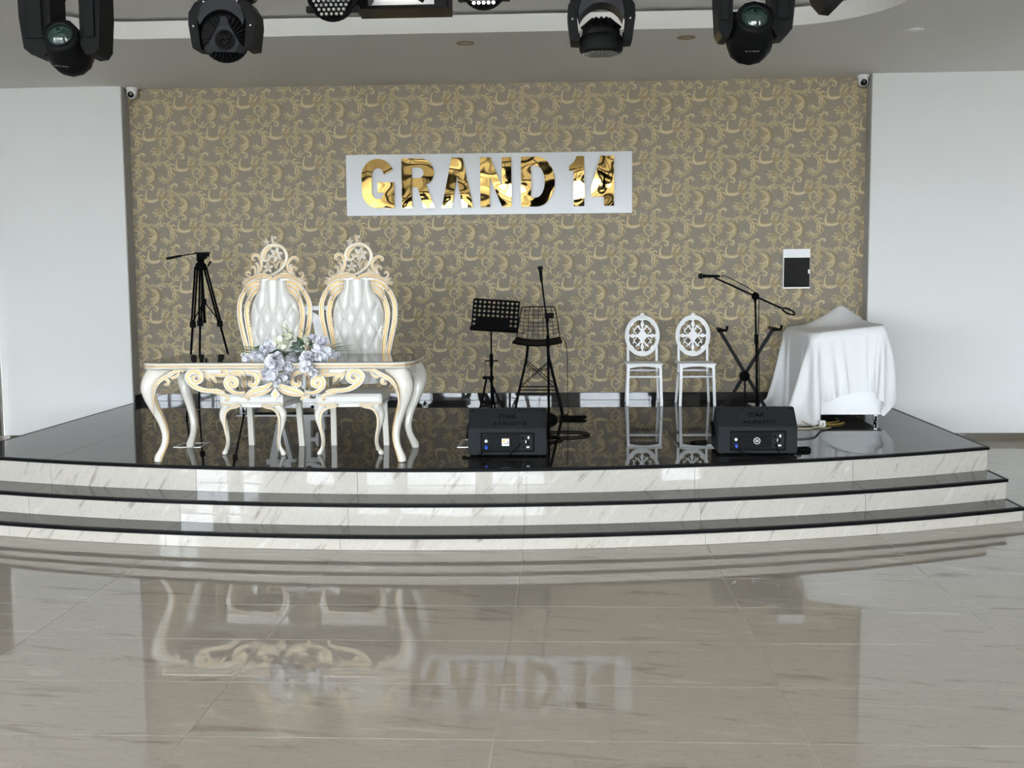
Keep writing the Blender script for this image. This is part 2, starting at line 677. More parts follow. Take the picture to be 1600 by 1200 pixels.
def scroll(mb, pts2, w, y, depth=0.018, taper=(0.5, 0.35), gilt=1, rim=0, sub=5, rimk=0.20):
    """carved scroll in the x-z plane facing -y: gilded channel between two cream rims.
    pts2 (x, z) in metres, w full width, y the plane of its back"""
    P = cr(pts2, sub)
    k = len(P)
    W = []
    for i in range(k):
        t = i / (k - 1)
        a = taper[0] + (1 - taper[0]) * min(1, t / 0.3)
        b = taper[1] + (1 - taper[1]) * min(1, (1 - t) / 0.35)
        W.append(w * a * b)
    C = [(p[0], y - depth * 0.35, p[1]) for p in P]
    mb.tube(C, [x / 2 for x in W], 6, gilt, flat=(1.0, min(1.2, depth / w)), up=(0, 1, 0))
    for sgn in (-1, 1):
        E = []
        R = []
        for i in range(k):
            a = np.array(P[max(0, i - 1)])
            b = np.array(P[min(k - 1, i + 1)])
            t = b - a
            L = np.linalg.norm(t) or 1
            nx, nz = -t[1] / L, t[0] / L
            e = (W[i] / 2 - W[i] * rimk * 0.6) * sgn
            E.append((P[i][0] + nx * e, y - depth * 0.62, P[i][1] + nz * e))
            R.append(W[i] * rimk)
        mb.tube(E, R, 6, rim)
        G = []
        for i in range(k):
            a = np.array(P[max(0, i - 1)])
            b = np.array(P[min(k - 1, i + 1)])
            t = b - a
            L = np.linalg.norm(t) or 1
            e = W[i] * 0.5 * (1 - 2 * rimk * 1.02) * sgn * 0.86
            G.append((P[i][0] - t[1] / L * e, y - depth * 0.74, P[i][1] + t[0] / L * e))
        mb.tube(G, [x * 0.055 for x in W], 4, 2, cap=False)


def petal_flower(mb, c, R, y, n=6, mi=0, mc=1):
    """carved star flower facing -y"""
    for k in range(n):
        a = 2 * PI * k / n + 0.3
        dx, dz = math.cos(a), math.sin(a)
        px, pz = -dz, dx
        pts = []
        for (t, w) in ((0.12, 0.10), (0.45, 0.24), (0.75, 0.20), (1.0, 0.02)):
            pts.append((t, w))
        vs = []
        for (t, w) in pts:
            for q in (-1, 0, 1):
                vs.append((c[0] + (dx * t + px * w * q) * R, y - (0.012 if q == 0 else 0.004) - 0.006 * t, c[1] + (dz * t + pz * w * q) * R))
        fs = []
        for i in range(len(pts) - 1):
            for q in range(2):
                o = i * 3 + q
                fs.append((o, o + 1, o + 4, o + 3))
        mb.add(vs, fs, mi, True)
        mb.tube([(c[0] + dx * R * .2, y - 0.015, c[1] + dz * R * .2), (c[0] + dx * R * .8, y - 0.018, c[1] + dz * R * .8)], R * 0.035, 4, mc)
        # back side keeps it solid
        vs2 = [(p[0], y + 0.004, p[2]) for p in vs]
        mb.add(vs2, fs, mi, True)
    mb.ball((c[0], y - 0.014, c[1]), R * 0.17, mc, 8, 5)


def sdf_plate(fn, x0, x1, z0, z1, nx, nz, y0, y1, mb, mi=0):
    """flat plate of the region fn(x,z)>0, thickness y0..y1, smooth contour by marching squares"""
    X = np.linspace(x0, x1, nx)
    Z = np.linspace(z0, z1, nz)
    G = fn(X[None, :], Z[:, None])
    cache = {}
    vs, fs = [], []

    def vid(p):
        key = (round(p[0], 6), round(p[1], 6))
        if key not in cache:
            cache[key] = len(vs)
            vs.append(p)
        return cache[key]
    edges = []
    for j in range(nz - 1):
        for i in range(nx - 1):
            q = [(X[i], Z[j], G[j, i]), (X[i + 1], Z[j], G[j, i + 1]), (X[i + 1], Z[j + 1], G[j + 1, i + 1]), (X[i], Z[j + 1], G[j + 1, i])]
            if all(c[2] <= 0 for c in q):
                continue
            if all(c[2] > 0 for c in q):
                fs.append([vid((c[0], c[1])) for c in q])
                continue
            poly, cut = [], []
            for k in range(4):
                a, b = q[k], q[(k + 1) % 4]
                if a[2] > 0:
                    poly.append((a[0], a[1]))
                if (a[2] > 0) != (b[2] > 0):
                    t = a[2] / (a[2] - b[2])
                    p = (a[0] + (b[0] - a[0]) * t, a[1] + (b[1] - a[1]) * t)
                    poly.append(p)
                    cut.append(p)
            if len(poly) >= 3:
                fs.append([vid(p) for p in poly])
                for k in range(0, len(cut) - 1, 2):
                    edges.append((vid(cut[k]), vid(cut[k + 1])))
    n = len(vs)
    V = [(p[0], y0, p[1]) for p in vs] + [(p[0], y1, p[1]) for p in vs]
    mb.add(V, [tuple(f) for f in fs] + [tuple(i + n for i in reversed(f)) for f in fs], mi)
    mb.add([V[a] for e in edges for a in (e[0], e[1], e[1] + n, e[0] + n)], [(4 * k, 4 * k + 1, 4 * k + 2, 4 * k + 3) for k in range(len(edges))], mi)


def text_mb(body, size, depth, mi=0, bold=0.0, T=None):
    cu = bpy.data.curves.new('text', 'FONT')
    cu.body = body
    cu.size = size
    cu.extrude = depth
    cu.offset = bold
    cu.resolution_u = 3
    cu.align_x = 'CENTER'
    cu.align_y = 'CENTER'
    o = bpy.data.objects.new('text', cu)
    COL.objects.link(o)
    dg = bpy.context.evaluated_depsgraph_get()
    me = o.evaluated_get(dg).to_mesh()
    mb = MB()
    mb.add([tuple(v.co) for v in me.vertices], [tuple(p.vertices) for p in me.polygons], mi, False, T)
    o.evaluated_get(dg).to_mesh_clear()
    bpy.data.objects.remove(o)
    bpy.data.curves.remove(cu)
    return mb


FACE = Matrix(((1, 0, 0, 0), (0, 0, -1, 0), (0, 1, 0, 0), (0, 0, 0, 1)))   # text plane -> faces -y, reads from -y


def arc_y(R, x):
    return ARCY - math.sqrt(max(0.0, R * R - (x - ARCX) ** 2))

# ------------------------------------------------------------------ the hall: floor
mb = MB()
mb.box(((HX0 + HX1) / 2, 2.3, -0.0515), (HX1 - HX0, 22.6, 0.1), 0)
floor = structure('floor', mb, [M['grout']])
TW, TD, TX0, TY0 = 1.202, 0.587, -0.2944, 5.910
tile_me = MB().box((0, 0, -0.004), (TW - 0.005, TD - 0.005, 0.008)).mesh('tile', [M['floor']])
rest = MB()
ntile = 0
for i in range(-9, 12):
    for j in range(-26, 14):
        x, y = TX0 + TW * (i + 0.5), TY0 + TD * (j + 0.5)
        if not (HX0 < x - TW / 2 and x + TW / 2 < HX1 and HY0 < y - TD / 2 and y + TD / 2 < 13.6):
            continue
        if SX0 + 0.3 < x - TW / 2 and x + TW / 2 < SX1 - 0.3 and y - TD / 2 > arc_y(10.0, x) + 0.3:
            continue
        if 1.6 < y < 12.4 and -0.52 * y - 0.6 < x < 0.46 * y + 0.6:
            link_mesh('tile', tile_me, floor, (x, y, 0))
            ntile += 1
        else:
            rest.box((x, y, -0.004), (TW - 0.005, TD - 0.005, 0.008))
tag(rest.build('tile', [M['floor']], floor), kind='stuff')

# ------------------------------------------------------------------ walls
mb = MB()
mb.box(((XL + XR) / 2, D + 0.1, 2.1), (XR - XL + 0.3, 0.2, 4.2), 0)
wall_back = structure('wall_back', mb, [M['paper']])

mb = MB()
mb.box(((-6.20 + XL) / 2, (WING + 12.45) / 2, 2.1), (XL + 6.20, 12.45 - WING, 4.2), 0)
wl = structure('wall_left', mb, [M['paint']])
mb = MB()
mb.box(((HX1 + XR) / 2, (WING + 12.45) / 2, 2.1), (HX1 - XR, 12.45 - WING, 4.2), 0)
wr = structure('wall_right', mb, [M['paint']])
# thin cheeks of the recess, greyer than the wing walls
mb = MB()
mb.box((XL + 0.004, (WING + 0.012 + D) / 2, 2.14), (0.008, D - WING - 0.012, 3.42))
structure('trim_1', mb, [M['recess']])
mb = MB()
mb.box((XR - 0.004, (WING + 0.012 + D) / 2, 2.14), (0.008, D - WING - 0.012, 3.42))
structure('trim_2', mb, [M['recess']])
# passage left of the wing wall
mb = MB()
mb.box((-6.30, 12.60, 1.95), (0.44, 0.14, 3.9))
mb.box((-7.62, 12.60, 3.25), (2.2, 0.14, 1.3))
mb.box((-8.3, 13.35, 1.95), (3.3, 0.14, 3.9))
structure('wall_passage', mb, [M['paint']])
mb = MB()
mb.box((-7.62, 12.52, 1.3), (2.18, 0.06, 2.6), 0, 0.005)  # added near-black panel, stands in for the darkness of the passage opening
mb.box((-6.62, 12.47, 1.0), (0.03, 0.05, 0.18), 0, 0.005)
structure('passage_panel', mb, [M['dark']])
# side walls and the window wall behind the viewer
BACKWIN = [(-8.8, -7.2), (-5.6, -4.1), (-3.8, -2.2), (-1.9, -0.5), (0.3, 2.8), (8.6, 11.2)]
LEFTWIN = [(-7.8, -5.4), (-4.4, -2.0)]
WZ0, WZ1 = 0.35, 3.45


def wall_with_openings(name, a0, a1, fixed, opens, axis):
    mb = MB()

    def blk(p0, p1, z0, z1):
        if p1 - p0 < 1e-4:
            return
        if axis == 'x':
            mb.box(((p0 + p1) / 2, fixed - 0.1, (z0 + z1) / 2), (p1 - p0, 0.2, z1 - z0))
        else:
            mb.box((fixed - 0.1, (p0 + p1) / 2, (z0 + z1) / 2), (0.2, p1 - p0, z1 - z0))
    blk(a0, a1, 0, WZ0)
    blk(a0, a1, WZ1, 4.2)
    cur = a0
    for (p0, p1) in opens:
        blk(cur, p0, WZ0, WZ1)
        cur = p1
    blk(cur, a1, WZ0, WZ1)
    return structure(name, mb, [M['paint']])


wall_with_openings('wall_front', HX0, HX1, HY0, BACKWIN, 'x')
wall_with_openings('wall_west', HY0, 13.6, HX0, LEFTWIN, 'y')
mb = MB()
mb.box((HX1 + 0.1, 1.9, 2.1), (0.2, 21.8, 4.2))
structure('wall_east', mb, [M['paint']])


def pane_mat():
    m = bpy.data.materials.new('window_pane')
    m.use_nodes = True
    nt = m.node_tree
    nt.nodes.clear()
    out = nt.nodes.new('ShaderNodeOutputMaterial')
    tr = nt.nodes.new('ShaderNodeBsdfTransparent')
    tr.inputs['Color'].default_value = (0.95, 0.97, 0.97, 1)
    gl = nt.nodes.new('ShaderNodeBsdfGlossy')
    gl.inputs['Roughness'].default_value = 0.02
    mx = nt.nodes.new('ShaderNodeMixShader')
    mx.inputs[0].default_value = 0.06
    nt.links.new(tr.outputs[0], mx.inputs[1])
    nt.links.new(gl.outputs[0], mx.inputs[2])
    nt.links.new(mx.outputs[0], out.inputs['Surface'])
    return m


M['pane'] = pane_mat()
nwin = 0


def window(p0, p1, fixed, axis):
    global nwin
    nwin += 1
    nb = max(1, round((p1 - p0) / 1.15))
    mb = MB()
    bars = [p0 + (p1 - p0) * k / nb for k in range(nb + 1)]
    zs = [WZ0, 2.35, WZ1]

    def blk(q0, q1, z0, z1, t=0.07):
        if axis == 'x':
            mb.box(((q0 + q1) / 2, fixed - 0.08, (z0 + z1) / 2), (q1 - q0, t, z1 - z0))
        else:
            mb.box((fixed - 0.08, (q0 + q1) / 2, (z0 + z1) / 2), (t, q1 - q0, z1 - z0))
    for q in bars:
        blk(max(p0, q - 0.035), min(p1, q + 0.035), WZ0, WZ1)
    for z in zs:
        blk(p0, p1, max(WZ0, z - 0.035), min(WZ1, z + 0.035), 0.068)
    w = structure('window_%d' % nwin, mb, [M['curtain']])
    for k in range(nb):
        for r in range(2):
            g = MB()
            a, b = bars[k] + 0.036, bars[k + 1] - 0.036
            z0, z1 = zs[r] + 0.036, zs[r + 1] - 0.036
            if axis == 'x':
                g.box(((a + b) / 2, fixed - 0.08, (z0 + z1) / 2), (b - a, 0.006, z1 - z0))
            else:
                g.box((fixed - 0.08, (a + b) / 2, (z0 + z1) / 2), (0.006, b - a, z1 - z0))
            g.build('pane', [M['pane']], w)
    # light portal in the opening (only guides the sampling of the sky)
    ld = bpy.data.lights.new('window_daylight', 'AREA')
    ld.shape = 'RECTANGLE'
    ld.size = p1 - p0
    ld.size_y = WZ1 - WZ0
    ld.cycles.is_portal = True
    lo = bpy.data.objects.new('window_daylight', ld)
    COL.objects.link(lo)
    zc = (WZ0 + WZ1) / 2
    if axis == 'x':
        lo.location = ((p0 + p1) / 2, fixed - 0.18, zc)
        lo.rotation_euler = (PI / 2, 0, 0)
        lo.rotation_euler = Vector((0, -1, 0)).to_track_quat('Z', 'X').to_euler()
    else:
        lo.location = (fixed - 0.18, (p0 + p1) / 2, zc)
        lo.rotation_euler = Vector((-1, 0, 0)).to_track_quat('Z', 'Y').to_euler()
        ld.size, ld.size_y = p1 - p0, WZ1 - WZ0


for (a, b) in BACKWIN:
    window(a, b, HY0, 'x')
for (a, b) in LEFTWIN:
    window(a, b, HX0, 'y')
mb = MB()
mb.box((0, 0, -0.62), (160, 160, 0.8))
structure('ground', mb, [M['ground']])

# ------------------------------------------------------------------ ceiling with rounded tray
TX_0, TX_1, TY_0, TY_1 = -4.35, 2.60, -6.5, 9.75


def rrect(x0, x1, y0, y1, r_l, r_r, n=14, off=0.0):
    pts = []
    x0, x1, y0, y1 = x0 - off, x1 + off, y0 - off, y1 + off
    for (cx, cy, a0, r) in ((x1 - r_r, y1 - r_r, 0, r_r), (x0 + r_l, y1 - r_l, PI / 2, r_l), (x0 + r_l, y0 + r_l, PI, r_l), (x1 - r_r, y0 + r_r, 1.5 * PI, r_r)):
        for k in range(n + 1):
            a = a0 + PI / 2 * k / n
            pts.append((cx + r * math.cos(a), cy + r * math.sin(a)))
    return pts


hole = rrect(TX_0, TX_1, TY_0, TY_1, 0.62, 0.95)
outer = [(HX1, 13.6), (HX0, 13.6), (HX0, HY0), (HX1, HY0)]
bm = bmesh.new()


def loop(pts, z):
    vs = [bm.verts.new((p[0], p[1], z)) for p in pts]
    return vs, [bm.edges.new((vs[i], vs[(i + 1) % len(vs)])) for i in range(len(vs))]


v1, e1 = loop(outer, CEIL)
v2, e2 = loop(hole, CEIL)
bmesh.ops.triangle_fill(bm, use_beauty=True, use_dissolve=False, edges=e1 + e2)
bm.verts.index_update()
mb = MB()
mb.add([tuple(v.co) for v in bm.verts], [[v.index for v in f.verts] for f in bm.faces])
bm.free()
ceiling = structure('ceiling', mb, [M['ceil']])
lip = 3.998
mb = MB()
n = len(hole)
back = rrect(TX_0, TX_1, TY_0, TY_1, 0.62 + .03, 0.95 + .03, off=0.03)
vs = [(p[0], p[1], CEIL) for p in hole] + [(p[0], p[1], lip) for p in hole] + [(p[0], p[1], lip) for p in back] + [(p[0], p[1], CEIL + .02) for p in back]
fs = []
for r in range(3):
    for i in range(n):
        fs.append((r * n + i, r * n + (i + 1) % n, (r + 1) * n + (i + 1) % n, (r + 1) * n + i))
mb.add(vs, fs, 0, False)
tag(mb.build('fascia', [M['ceil']], ceiling), 'pale upright fascia round the ceiling recess')
mb = MB()
mb.box(((TX_0 + TX_1) / 2, (TY_0 + TY_1) / 2, TRAY + 0.05), (TX_1 - TX_0 + 0.5, TY_1 - TY_0 + 0.5, 0.1))
mb.box((TX_1 + 0.21, (TY_0 + TY_1) / 2, CEIL + 0.115), (0.05, TY_1 - TY_0 + 0.5, 0.2))
mb.box((TX_0 - 0.21, (TY_0 + TY_1) / 2, CEIL + 0.115), (0.05, TY_1 - TY_0 + 0.5, 0.2))
mb.box(((TX_0 + TX_1) / 2, TY_1 + 0.21, CEIL + 0.115), (TX_1 - TX_0 + 0.4, 0.05, 0.2))
mb.box(((TX_0 + TX_1) / 2, TY_0 - 0.21, CEIL + 0.115), (TX_1 - TX_0 + 0.4, 0.05, 0.2))
tag(mb.build('tray', [M['ceil']], ceiling), 'raised centre of the ceiling')
mb = MB()
mb.box(((HX0 + HX1) / 2, 2.3, 4.35), (HX1 - HX0 + 1.0, 23.6, 0.1))
structure('roof', mb, [M['ceil']])

# ------------------------------------------------------------------ baseboards
mb = MB()
mb.box(((XL + XR) / 2, D - 0.006, S + 0.041), (XR - XL - 0.02, 0.012, 0.082), 0)
bb = structure('baseboard_back', mb, [M['granite_joint']])
x = XL + 0.01
k = 0
while x < XR - 0.02:
    w = min(1.2 if k else 0.87, XR - 0.01 - x)
    g = MB()
    g.box((0, 0, 0), (w - 0.003, 0.012, 0.080), 0, 0.0015)
    g.build('tile', [M['base_granite']], bb, (x + w / 2, D - 0.012, S + 0.041))
    x += w
    k += 1
for (xx, nm) in ((XL + 0.014, 'baseboard_left'), (XR - 0.014, 'baseboard_right')):
    mb = MB()
    mb.box((xx, (WING + D) / 2, S + 0.041), (0.012, D - WING - 0.02, 0.082), 0, 0.0015)
    structure(nm, mb, [M['base_granite']])
mb = MB()
mb.box(((-6.20 + SX0) / 2, WING - 0.006, 0.035), (6.20 + SX0, 0.012, 0.07))
structure('baseboard_wing', mb, [M['base_brown']])
mb = MB()
mb.box(((SX1 + HX1) / 2, WING - 0.006, 0.042), (HX1 - SX1, 0.012, 0.084), 0, 0.002)
structure('baseboard_hall', mb, [M['base_brown']])

# ------------------------------------------------------------------ wallpaper print (flat, a hair above the ground)
def build_print():
    k = 12.25 * 0.9955 / 1750 / 5
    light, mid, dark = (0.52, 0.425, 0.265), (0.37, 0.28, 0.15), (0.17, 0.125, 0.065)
    V, Fc, Cc = [], [], []
    layer = [0]

    def leaf(pts, w, tone=0, serr=0, tap=(0.25, 0.15), sub=6):
        P = cr(pts, sub)
        n = len(P)
        z = 0.0004 + layer[0] * 0.00002
        layer[0] += 1
        o = len(V)
        c1 = light if tone == 0 else mid
        c2 = mid if tone == 0 else dark
        q_ = random.uniform(.88, 1.12)
        c1 = tuple(a * q_ for a in c1)
        for i in range(n):
            t = i / (n - 1)
            a = tap[0] + (1 - tap[0]) * min(1, t / 0.35)
            b = tap[1] + (1 - tap[1]) * min(1, (1 - t) / 0.5)
            ww = w * a * b
            p = np.array(P[max(0, i - 1)])
            q = np.array(P[min(n - 1, i + 1)])
            d = q - p
            L = np.linalg.norm(d) or 1
            nx, ny = -d[1] / L, d[0] / L
            s = 1.0
            if serr:
                s = 0.72 + 0.5 * ((t * serr) % 1.0)
            s2 = 1.0
            if serr:
                s2 = 0.72 + 0.5 * ((t * serr + 0.5) % 1.0)
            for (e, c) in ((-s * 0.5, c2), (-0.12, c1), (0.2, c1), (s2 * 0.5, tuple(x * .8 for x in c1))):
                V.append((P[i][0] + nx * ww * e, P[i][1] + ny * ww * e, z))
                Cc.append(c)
        for i in range(n - 1):
            for j in range(3):
                a = o + i * 4 + j
                Fc.append((a, a + 1, a + 5, a + 4))

    def fan(c, ang, R, n=5, spread=1.5, tone=0):
        for q in range(n):
            a = ang + spread * (q / (n - 1) - 0.5)
            r = R * (1 - 0.25 * abs(q / (n - 1) - 0.5))
            e = (c[0] + math.cos(a) * r, c[1] + math.sin(a) * r)
            m_ = (c[0] + math.cos(a + 0.25) * r * .55, c[1] + math.sin(a + 0.25) * r * .55)
            leaf([c, m_, e], R * 0.34, tone if q % 2 == 0 else 1, 0, (0.4, 0.3), 4)

    def acanthus(path, w, n=5, tone=0, size=1.0, curl=0.9, sides=(1, -1)):
        """scrolling leaf: side lobes along a stem, brown undersides, pale midrib on top"""
        P = cr(path, 6)
        m = len(P)
        for q in range(n):
            for sd in sides:
                i = int((0.10 + 0.84 * (q + (0.25 if sd > 0 else 0.6)) / n) * (m - 1))
                p = np.array(P[max(0, i - 1)])
                r = np.array(P[min(m - 1, i + 1)])
                d = r - p
                d = d / (np.linalg.norm(d) or 1)
                nn = np.array((-d[1], d[0])) * sd
                t = i / (m - 1)
                L = w * size * (0.55 + 0.45 * math.sin(PI * min(1, t * 1.1)))
                c = np.array(P[i])
                e = c + nn * L * 0.95 + d * L * 0.75
                h = c + nn * L * 0.70 + d * L * 0.05
                leaf([tuple(c - d * L * .2), tuple(h + (3, 4)), tuple(e + (3, 5))], L * 0.42, 1, 0, (0.6, 0.35), 4)
                leaf([tuple(c - d * L * .2), tuple(h), tuple(e), tuple(e + d * L * .25 * curl - nn * L * .18)], L * 0.40, tone, 0, (0.7, 0.3), 4)
        leaf(path, w * 0.62, tone, 0, (0.35, 0.25))
        leaf([(x + w * .12, y + w * .06) for (x, y) in path], w * 0.14, 1, 0, (0.3, 0.2))

    # soft brown shade behind the main masses
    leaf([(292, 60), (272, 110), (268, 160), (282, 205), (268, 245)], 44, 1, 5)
    acanthus([(290, 48), (264, 88), (258, 138), (272, 185), (262, 232), (244, 258)], 30, 6, 0, 0.8)
    leaf([(262, 78), (298, 58), (318, 70), (298, 86)], 18, 0)
    acanthus([(275, 100), (300, 142), (335, 150), (368, 128)], 24, 3, 0, 0.9, 0.9, (-1,))
    acanthus([(356, 138), (395, 146), (432, 130), (456, 134)], 20, 4, 0, 1.1)
    # shell leaf
    leaf([(322, 168), (368, 176), (394, 220), (382, 268), (340, 296)], 44, 1, 6)
    acanthus([(318, 165), (358, 172), (384, 212), (378, 258), (342, 290)], 30, 6, 0, 0.95, 0.7, (1,))
    acanthus([(330, 180), (350, 205), (348, 245), (325, 268)], 18, 4, 1, 0.9)
    for (q0, q1) in (((378, 228), (318, 240)), ((378, 245), (322, 258)), ((372, 262), (322, 276))):
        leaf([q0, ((q0[0] + q1[0]) / 2, q0[1] + 16), q1], 13, 0, 0, (.6, .4))
    # small curl
    leaf([(318, 296), (345, 296), (376, 312), (372, 336), (350, 332), (354, 316)], 17, 0)
    leaf([(324, 302), (346, 304), (366, 316)], 8, 1)
    # hook with a fan leaf
    leaf([(333, 336), (322, 388), (332, 424), (364, 434), (404, 426)], 24, 1, 0, (0.15, 0.5))
    leaf([(328, 330), (316, 385), (325, 420), (360, 428), (402, 420), (420, 392), (408, 362)], 25, 0, 0, (0.15, 0.5))
    leaf([(322, 392), (345, 412), (392, 402)], 13, 1)
    acanthus([(404, 420), (428, 388), (440, 350), (436, 322)], 24, 4, 0, 1.2)
    acanthus([(410, 418), (446, 400), (476, 372)], 20, 3, 1, 1.1)
    fan((412, 405), -0.9, 66, 4, 1.2)
    # round curl
    leaf([(276, 250), (238, 268), (200, 240), (198, 198), (226, 178), (250, 203)], 17, 1)
    leaf([(272, 245), (235, 262), (198, 235), (196, 195), (225, 175), (246, 200), (230, 222), (214, 210)], 18, 0)
    acanthus([(205, 250), (190, 225), (192, 195), (206, 172)], 14, 4, 0, 1.0, .9, (1,))
    fan((206, 180), -2.0, 34, 3, 1.2, 1)
    # hanging leaf
    leaf([(466, 132), (506, 148), (538, 190), (532, 232), (514, 262)], 36, 1, 5)
    acanthus([(456, 126), (498, 140), (528, 180), (526, 225), (510, 262)], 30, 5, 0, 1.0)
    acanthus([(520, 258), (480, 274), (446, 264), (430, 238)], 20, 4, 0, 1.0)
    leaf([(490, 262), (462, 250), (452, 228)], 14, 0)
    leaf([(522, 264), (500, 284), (474, 294)], 16, 1)
    # fan sprigs
    leaf([(262, 350), (250, 322), (217, 304), (190, 296)], 12, 1)
    acanthus([(205, 304), (176, 284), (146, 282), (124, 300)], 24, 4, 0, 1.15)
    acanthus([(196, 300), (176, 316), (156, 322)], 18, 3, 0, 1.0)
    acanthus([(186, 296), (172, 268), (180, 248)], 16, 3, 1, 1.1)
    acanthus([(258, 348), (268, 326), (296, 318), (312, 326)], 20, 3, 0, 1.1)
    leaf([(236, 318), (222, 285), (232, 258)], 17, 0)
    leaf([(250, 300), (258, 280), (276, 276)], 14, 1)
    V0 = np.array(V)
    F0 = np.array(Fc)
    C0 = np.array(Cc)
    V0[:, 0] *= k
    V0[:, 1] *= -k
    P, Q = 505 * k, 477 * k
    allV, allF, allC = [], [], []
    cnt = 0
    for i in range(-2, 26):
        for j in range(-1, 7):
            ox = XL - 0.28 + i * P / 2
            oz = CEIL + 0.05 - j * Q - (i % 2) * Q / 2
            x0, x1 = ox + 110 * k, ox + 540 * k
            z1, z0 = oz - 50 * k, oz - 440 * k
            if x1 < XL or x0 > XR or z1 < S + 0.09 or z0 > CEIL:
                continue
            vv = np.empty_like(V0)
            vv[:, 0] = ox + V0[:, 0]
            vv[:, 1] = D - V0[:, 2]
            vv[:, 2] = oz + V0[:, 1]
            # drop the pieces that would run past the papered area
            fc = vv[F0].mean(axis=1)
            keep = (fc[:, 0] > XL + .01) & (fc[:, 0] < XR - .01) & (fc[:, 2] > S + 0.085) & (fc[:, 2] < CEIL - .005)
            allV.append(vv)
            allF.append(F0[keep] + cnt)
            allC.append(C0)
            cnt += len(vv)
    VV, FF, CC = np.concatenate(allV), np.concatenate(allF), np.concatenate(allC)
    me = bpy.data.meshes.new('wallpaper_print')
    me.from_pydata(VV.tolist(), [], FF.tolist())
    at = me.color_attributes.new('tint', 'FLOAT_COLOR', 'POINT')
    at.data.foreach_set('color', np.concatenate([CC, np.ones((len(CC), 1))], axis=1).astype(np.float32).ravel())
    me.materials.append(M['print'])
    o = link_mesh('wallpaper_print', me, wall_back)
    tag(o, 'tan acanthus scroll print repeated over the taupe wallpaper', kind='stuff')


build_print()

# ------------------------------------------------------------------ stage with three curved steps
stage = thing('stage', 'low bow-fronted stage of dark polished tiles with three pale stone steps', 'stage', (0, 0, 0))


def arc_poly(R_out, R_in, x0, x1, n=10, yback=None):
    """plan outline between the front arc and either an inner arc or a straight back"""
    front = [(x0 + (x1 - x0) * k / n, arc_y(R_out, x0 + (x1 - x0) * k / n)) for k in range(n + 1)]
    if yback is not None:
        return front + [(x1, yback), (x0, yback)]
    return front + [(x, arc_y(R_in, x)) for (x, _) in reversed(front)]


core = MB()
prev_R = None
for ti, (zt, R) in enumerate(TIERS):
    if ti == 0:
        pl = arc_poly(R - 0.014, 0, SX0, SX1, 60, D - 0.002)
    else:
        pl = arc_poly(R - 0.014, TIERS[ti - 1][1] - 0.10, SX0, SX1, 60)
    core.prism(pl, 0.001, zt - 0.010, 0, None, 'xy')
    core.prism(pl, zt - 0.010, zt - 0.0025, 1, 1, 'xy')
core.build('core', [M['riser'], M['granite_joint']], stage)
JX = [-0.30 + 1.2 * k for k in range(-4, 4)]
for ti, (zt, R) in enumerate(TIERS):
    z0 = TIERS[ti + 1][0] if ti < 2 else 0.001
    cuts = [SX0] + [x for x in JX if SX0 + 0.05 < x < SX1 - 0.05] + [SX1]
    for a, b in zip(cuts[:-1], cuts[1:]):
        g = MB()
        g.prism(arc_poly(R, R - 0.012, a + 0.0012, b - 0.0012, 10), z0 + 0.001, zt - 0.021, 0, None, 'xy')
        g.build('riser_tile', [M['riser']], stage)
    # treads
    if ti == 0:
        rows = [10.02 + 0.6 * k for k in range(-4, 5)]
        cx = [-0.33 + 1.2 * k for k in range(-4, 4)]
        cuts = [SX0 + 0.012] + [x for x in cx if SX0 + 0.05 < x < SX1 - 0.05] + [SX1 - 0.012]
        for a, b in zip(cuts[:-1], cuts[1:]):
            for r0 in rows:
                r1 = min(r0 + 0.6, D - 0.004)
                xs = [a + 0.0012 + (b - a - 0.0024) * k / 8 for k in range(9)]
                lo = [max(r0 + 0.0012, arc_y(R - 0.03, x)) for x in xs]
                if r1 - min(lo) < 0.02:
                    continue
                idx = [k for k in range(9) if lo[k] < r1 - 0.003]
                if len(idx) < 2:
                    continue
                pl = [(xs[k], lo[k]) for k in idx] + [(xs[k], r1 - 0.0012) for k in reversed(idx)]
                g = MB()
                g.prism(pl, zt - 0.009, zt, 0, None, 'xy')
                g.build('floor_tile', [M['granite']], stage)
    else:
        cuts = [SX0 + 0.012] + [x for x in JX if SX0 + 0.05 < x < SX1 - 0.05] + [SX1 - 0.012]
        for a, b in zip(cuts[:-1], cuts[1:]):
            g = MB()
            g.prism(arc_poly(R - 0.03, TIERS[ti - 1][1] + 0.0005, a + 0.0012, b - 0.0012, 10), zt - 0.009, zt, 0, None, 'xy')
            g.build('tread_tile', [M['tread']], stage)
    g = MB()
    g.prism(arc_poly(R + 0.012, R - 0.03, SX0 - 0.012, SX1 + 0.012, 60), zt - 0.020, zt + 0.0015, 0, None, 'xy')
    yb = WING - 0.003 if ti == 0 else arc_y(TIERS[ti - 1][1], SX1)
    g.box((SX1, (arc_y(R, SX1) + 0.02 + yb) / 2, zt - 0.0095), (0.024, yb - arc_y(R, SX1) - 0.02, 0.0205))
    yb = WING - 0.003 if ti == 0 else arc_y(TIERS[ti - 1][1], SX0)
    g.box((SX0, (arc_y(R, SX0) + 0.02 + yb) / 2, zt - 0.0095), (0.024, yb - arc_y(R, SX0) - 0.02, 0.0205))
    tag(g.build('nosing', [M['nosing']], stage), 'black edging strip')

#@@PART3@@
# ------------------------------------------------------------------ sign
sign = thing('sign', 'long white sign board with mirror gold capital letters on the papered wall', 'sign', (-2.407, D, 2.452))
k = 3.095 / 1460.0
MB().box((1.5475, -0.016, 0.328), (3.095, 0.024, 0.656), 0, 0.003).build('board', [M['acrylic']], sign)
LB, LH = 0.078, 0.530
LZ = LH / 250.0


